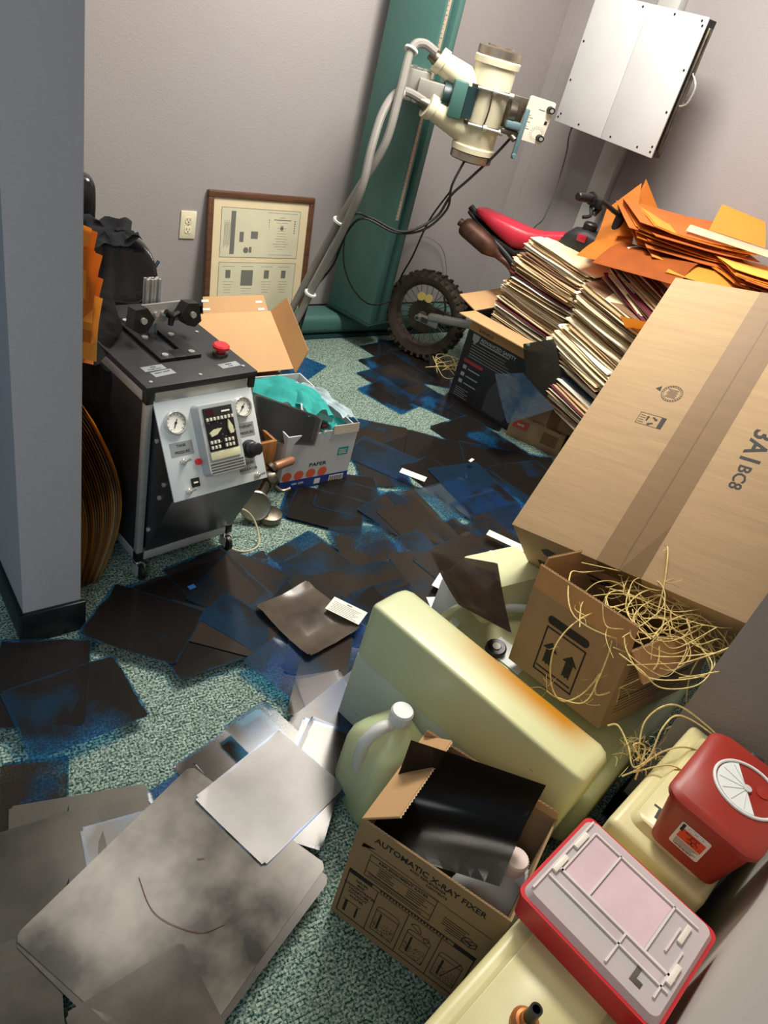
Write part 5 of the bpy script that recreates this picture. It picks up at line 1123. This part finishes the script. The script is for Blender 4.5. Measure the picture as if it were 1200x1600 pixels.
o = env_curl([(2.42, 1.50, .70), (2.48, 1.38, .72), (2.60, 1.42, .66), (2.55, 1.52, .62)], .0, ORGL, 'yellow envelope corner wedged between folders and the large carton', False)
# envelopes, left of the cart behind the partition
def arcpile(n, base, R0, grp, lab, name, mats, hgt, seed):
    rnd = random.Random(seed)
    for k in range(n):
        u = k/(n-1); b = MB(); x0 = base[0]+.004+u*.085; bulge = .025+.045*u
        def f(s, v):
            a = v*math.pi
            return Vector((x0+bulge*math.sin(a)*.9-.02*v+rnd.uniform(0, .0004), base[1]+(s-.5)*.20+.02*u, base[2]+v*hgt*(1-.25*(1-u))+.002))
        b.grid(f, 2, 14, .0018); o = b.build(name, rnd.choice(mats), None, ang=80)
        tag(o, lab, 'envelope', grp)
        if k == n-1:
            tag(o, 'outermost yellow-brown envelope with printed lines bulging toward the cart', 'envelope'); del o['group']
            q = MB()
            for j in range(10): v0 = .10+.03*j; q.tube([f(s, v0)+Vector((.003, -.001, 0)) for s in (.05, .3, .55, .75)], .0009, 4, sub=2)
            q.build('printed_lines', INK, o)
arcpile(22, (.442, 1.56, 0), .2, 'bulging envelopes on the floor behind the partition', 'bulging brown envelope on end between the partition and the cart', 'kraft_envelope', [MAN2, ORGL, MAN, mat('brown_kraft', (186, 138, 80), .8)], .50, 21)
rnd = random.Random(31)
for k in range(16):
    u = k/15; b = MB(); zb = .67+.14*(k % 4)/3+.02*rnd.random(); h0 = .13; tiltx = rnd.uniform(.1, .35)
    cx = .448+.004*(k//4)+.022*(1-(zb-.67)/.16); cy = 1.50+.02*rnd.random(); a0 = rnd.uniform(-.25, .1)
    c = [Vector((cx-.04, cy-.02, zb)), Vector((cx+.020, cy-.04, zb-.01)), Vector((cx+.022+tiltx*.05, cy-.04, zb+h0)), Vector((cx-.04+tiltx*.05, cy-.02, zb+h0+.02))]
    f = lambda s, v: c[0].lerp(c[1], s).lerp(c[3].lerp(c[2], s), v)+Vector((0, -.004*k/2+.01*math.sin(v*3), 0))
    b.grid(f, 3, 5, .0018); o = b.build('kraft_envelope', rnd.choice([ORG, ORG, ORGL]), None, ang=80)
    tag(o, 'orange envelope fanned upright at the partition edge above the cart', 'envelope', 'orange envelopes fanned beside the partition')

# ---------------------------------------------------------------- films on the carpet
FILMS = [
(2.436,2.511,0.0015,10,0.356,0.432,'k'),
(2.423,2.483,0.0023,-33,0.356,0.432,'k'),
(2.275,2.429,0.0031,11,0.254,0.305,'k'),
(2.189,2.313,0.0039,12,0.254,0.305,'n'),
(2.077,2.205,0.0047,18,0.203,0.254,'b'),
(2.285,2.083,0.0055,30,0.203,0.254,'b'),
(2.399,2.037,0.0063,26,0.203,0.254,'b'),
(2.480,2.007,0.0071,29,0.305,0.254,'k'),
(1.764,2.492,0.0015,-58,0.127,0.305,'b'),
(1.787,1.896,0.0015,-34,0.254,0.305,'n'),
(1.918,1.771,0.0023,8,0.203,0.254,'k'),
(2.248,1.781,0.0079,10,0.279,0.356,'k'),
(1.959,1.738,0.0087,-41,0.254,0.305,'k'),
(2.225,1.536,0.0095,-32,0.432,0.356,'k'),
(2.252,1.416,0.0103,-5,0.279,0.356,'k'),
(1.668,1.723,0.0095,-23,0.203,0.254,'n'),
(1.712,1.773,0.0103,32,0.203,0.254,'b'),
(1.866,1.512,0.0111,9,0.178,0.432,'k'),
(2.016,1.416,0.0119,10,0.254,0.305,'b'),
(1.832,1.463,0.0127,3,0.254,0.203,'c'),
(1.917,1.356,0.0135,6,0.254,0.203,'c'),
(1.958,1.498,0.0143,-5,0.254,0.305,'b'),
(1.934,1.255,0.0151,3,0.254,0.203,'n'),
(1.800,1.198,0.0159,6,0.203,0.254,'n'),
(1.706,1.210,0.0167,11,0.127,0.305,'b'),
(1.743,1.148,0.0175,-7,0.254,0.203,'n'),
(1.300,1.576,0.0015,49,0.203,0.254,'b'),
(1.456,1.600,0.0103,-24,0.203,0.254,'k'),
(1.436,1.578,0.0111,48,0.203,0.254,'b'),
(1.319,1.554,0.0119,48,0.203,0.254,'k'),
(1.545,1.427,0.0175,17,0.203,0.254,'n'),
(1.626,1.412,0.0183,-3,0.127,0.305,'n'),
(1.540,1.338,0.0191,2,0.127,0.305,'n'),
(1.432,1.242,0.0199,1,0.254,0.203,'b'),
(1.146,1.335,0.0015,17,0.203,0.254,'n'),
(1.319,1.311,0.0207,-16,0.203,0.254,'n'),
(1.433,1.137,0.0215,-15,0.203,0.254,'n'),
(1.593,1.193,0.0223,10,0.305,0.127,'n'),
(1.070,1.204,0.0023,19,0.203,0.254,'n'),
(1.137,1.259,0.0215,16,0.203,0.254,'b'),
(1.206,1.202,0.0223,-5,0.305,0.127,'n'),
(1.238,1.040,0.0231,-1,0.203,0.254,'n'),
(1.153,1.032,0.0239,9,0.203,0.254,'b'),
(1.009,1.098,0.0247,29,0.127,0.305,'b'),
(0.980,1.233,0.0255,26,0.203,0.254,'n'),
(0.788,1.241,0.0263,-89,0.356,0.432,'k'),
(0.809,1.336,0.0271,11,0.203,0.254,'k'),
(0.859,1.304,0.0279,35,0.254,0.203,'n'),
(0.731,1.176,0.0287,-43,0.305,0.127,'m'),
(0.824,1.129,0.0295,27,0.127,0.305,'b'),
(0.849,0.931,0.0303,20,0.127,0.305,'b'),
(0.571,1.267,0.0303,-46,0.254,0.203,'k'),
(0.976,0.939,0.0311,-36,0.305,0.127,'b'),
(0.967,1.113,0.0319,10,0.190,0.225,'w'),
(0.907,0.937,0.0327,49,0.305,0.127,'n'),
(0.858,0.792,0.0335,-13,0.127,0.305,'p'),
(0.299,1.179,0.0311,-22,0.203,0.254,'k'),
(0.346,1.086,0.0319,3,0.254,0.203,'k'),
(0.188,0.837,0.0327,-17,0.127,0.305,'n'),
(0.495,0.694,0.0015,12,0.127,0.305,'b'),
(0.259,0.768,0.0335,-15,0.254,0.203,'g'),
(0.342,0.655,0.0343,-9,0.203,0.254,'b'),
(0.190,0.720,0.0351,-6,0.203,0.254,'g'),
(0.078,0.502,0.0359,-13,0.127,0.305,'g'),
(0.913,0.825,0.0343,16,0.305,0.127,'p'),
(0.625,0.797,0.0023,14,0.254,0.203,'n'),
(0.705,0.759,0.0351,14,0.127,0.305,'n'),
(0.728,0.687,0.0359,38,0.305,0.127,'p'),
(0.721,0.685,0.0367,-137,0.305,0.127,'k'),
(0.372,0.562,0.0375,22,0.432,0.356,'q'),
(0.377,0.579,0.0383,24,0.432,0.356,'P'),
(0.626,0.694,0.0391,17,0.254,0.203,'G'),
(0.251,0.380,0.0391,3,0.203,0.254,'q'),
]
KIND = {'k': 'black', 'n': 'brown-black', 'b': 'blue-edged', 'c': 'clear bluish', 'm': 'dark brown', 'w': 'crumpled brown', 'p': 'pale', 'g': 'grey-brown', 'P': 'large grey', 'q': 'grey', 'G': 'shiny grey-blue'}
def region(x, y):
    if y > 2.05: return 'in front of the rear wheel and teal rail'
    if x > 1.95: return 'beside the brown cartons under the large carton'
    if x > 1.45 and y > 1.0: return 'on the mid carpet between the paper and large cartons'
    if x > 1.1 and y > 1.25: return 'in front of the white and blue paper carton'
    if x > .95 and y > .9: return 'in the drift just behind the processor cover'
    if y > 1.05 and x > .5: return 'in front of the therapy cart casters'
    if x > .75: return 'beside the left end of the processor cover'
    return 'on the near carpet at the left'
SPECIAL = {49: 'dark brown film with a rounded tab pointing left toward the partition', 53: 'crumpled brown film with a bright creased corner left of the processor cover', 54: 'small brown film next to the pale end of the processor cover', 55: 'small pale film overlapping carpet beside the processor end',
 56: 'black film flat against the foot of the partition', 57: 'black film with a blue window patch on the near left carpet', 58: 'small dark film cut by the left edge of the photo',
 60: 'grey-brown film with rounded corner and a tab at the left edge', 61: 'blue-edged film poking from under the largest grey film', 62: 'grey-brown film at the left edge lying on the tabbed film', 59: 'blue film strip at the upper left corner of the largest grey film',
 63: 'pale rounded film corner at the lower left edge of the photo', 64: 'pale blue-edged film beside the black tray edge near the jug', 65: 'brown film under the shiny film at the top left of the near heap', 66: 'brown film peeking above the shiny film near the processor end', 68: 'black film with shaded edge between the shiny film and the jug', 67: 'pale film strip under the shiny film near the fixer carton',
 69: 'film lying just beneath the largest grey film', 70: 'largest grey film across the near carpet with a scratched cloudy image', 71: 'shiny grey-blue film with a blue corner on top of the near heap', 72: 'dark grey film with notches at the bottom of the photo'}
def label_for(i):
    x, y, z, yaw, w_, h_, k = FILMS[i]; rg = region(x, y)
    same = [j for j, F in enumerate(FILMS) if region(F[0], F[1]) == rg and j not in SPECIAL and F[6] == k]
    lr = sorted(same, key=lambda j: FILMS[j][0]-FILMS[j][1])
    if len(same) < 2: return '%s film %s' % (KIND[k], rg)
    q = lr.index(i); nth = ['leftmost', 'second from left', 'third from left', 'fourth from left', 'fifth from left', 'sixth from left', 'seventh from left', 'eighth from left', 'ninth from left', 'tenth from left', 'eleventh from left', 'twelfth from left'][min(q, 11)]
    if q == len(lr)-1: nth = 'rightmost'
    return '%s %s film %s' % (nth, KIND[k], rg)
blade = {}
for i, (x, y, z, yaw, w_, h_, k) in enumerate(FILMS):
    if i == 53: z += .006
    key = (round(w_, 3), round(h_, 3), k, i % 3) if i not in (53, 71) else i
    if key not in blade:
        rnd = random.Random(i); b = MB(); nx, ny = 8, 8; P = {}; lift = (.0015, .003, .002)[i % 3]
        if i == 53: lift = .018
        if i == 71: lift = .006
        ph = rnd.uniform(0, 6)
        r_ = .012
        def f(u, v):
            X_ = (u-.5)*w_; Y_ = (v-.5)*h_
            # pull the corner vertices in a little: rounded corners
            if (u in (0, 1)) and (v in (0, 1)): X_ *= 1-.010/w_; Y_ *= 1-.010/h_
            zz = lift*((abs(u-.5)*2)**3*abs(math.sin(ph+u))+(abs(v-.5)*2)**3*abs(math.cos(ph+v)))*.6
            if i == 53: zz += .012*noise.noise(Vector((u*3, v*3, 1)))
            return Vector((X_, Y_, zz))
        # finer rows near the borders so only the very corner is cut
        us = [0, .03, .15, .3, .5, .7, .85, .97, 1]
        G_ = [[b.bm.verts.new(f(u, v)) for v in us] for u in us]
        fs = [b.bm.faces.new((G_[p][q], G_[p+1][q], G_[p+1][q+1], G_[p][q+1])) for p in range(8) for q in range(8)]
        o = b.build('xray_film', FM[k], None, ang=80); blade[key] = o.data
    else:
        o = bpy.data.objects.new('xray_film', blade[key]); COL.objects.link(o)
    o.location = (x, y, z); o.rotation_euler = (R(.12*math.sin(i*1.7)), R(.12*math.cos(i*2.3)), R(yaw))
    if i in SPECIAL: tag(o, SPECIAL[i], 'x-ray film')
    else: tag(o, label_for(i), 'x-ray film', 'films scattered '+region(x, y))
    if i == 70:
        q = MB(); r2 = random.Random(1)
        q.tube([(-.02, .09, .0022), (-.05, .02, .0022), (-.03, -.06, .0022), (.01, -.09, .0022)], .0006, 4); q.tube([(.07, .03, .0022), (.08, .02, .0022)], .0006, 4)
        q.build('red_scratch', mat('red_marks', (120, 60, 52), .6), o)
quad_film('xray_film', [(1.209, .984, .315), (1.345, .868, .33), (1.205, .665, .32), (1.06, .735, .402)], FM['m'], lambda u, v: .006*math.sin(math.pi*v), 'dark brown film leaning from the processor cover onto the roller cover')
quad_film('xray_film', [(2.289, 1.774, .46), (2.46, 1.77, .475), (2.548, 1.617, .32), (2.395, 1.71, .235)], FM['D'], lambda u, v: .012*math.sin(math.pi*v)*(1-u), 'plain dark grey film leaning on the front of the black printed box')
quad_film('xray_film', [(2.197, 1.786, .33), (2.32, 1.738, .36), (2.416, 1.599, .25), (2.196, 1.628, .2)], FM['c'], lambda u, v: .03*math.sin(math.pi*(u+v)/2), 'curled blue and brown film against the brown carton front')
def card(name, pos, size, rz, m, lab, cat, z=.042):
    o = MB().box(-size[0]/2, size[0]/2, -size[1]/2, size[1]/2, 0, .0008).build(name, m, None, smooth=False); o.location = (pos[0], pos[1], z); o.rotation_euler = (R(1), R(-1), R(rz)); tag(o, lab, cat); return o
o = card('printed_card', (1.072, 1.083), (.105, .058), -60, PAPER, 'white printed appointment card lying on the dark films', 'card', .058)
b = MB(); b.box(-.008, .008, .019, .023, .0008, .0011)
for k in range(7): b.box(-.045+.004*(k % 2), .04-.006*(k % 3), .012-.006*k, .0133-.006*k, .0008, .0011)
b.build('card_print', GREYI, o)
card('paper_sheet', (1.72, 1.60), (.10, .035), -55, PAPER, 'white paper strip showing between the films in the middle of the carpet', 'paper', .047)
card('paper_sheet', (1.80, 1.165), (.14, .035), -62, PAPER, 'cream paper strip near the low end of the large carton', 'paper', .05)
card('paper_sheet', (1.36, .99), (.09, .07), -20, WHITE, 'white torn paper corner above the tilted dark film', 'paper', .06)
card('blue_tape', (.735, 1.345), (.02, .014), 10, mat('blue_tape_paint', (46, 104, 176), .5), 'small piece of blue tape on the carpet in front of the cart', 'tape', .030)
card('paper_scrap', (2.04, 1.62), (.03, .012), 20, PAPER, 'small white scrap on the black films near the brown cartons', 'scrap', .045)
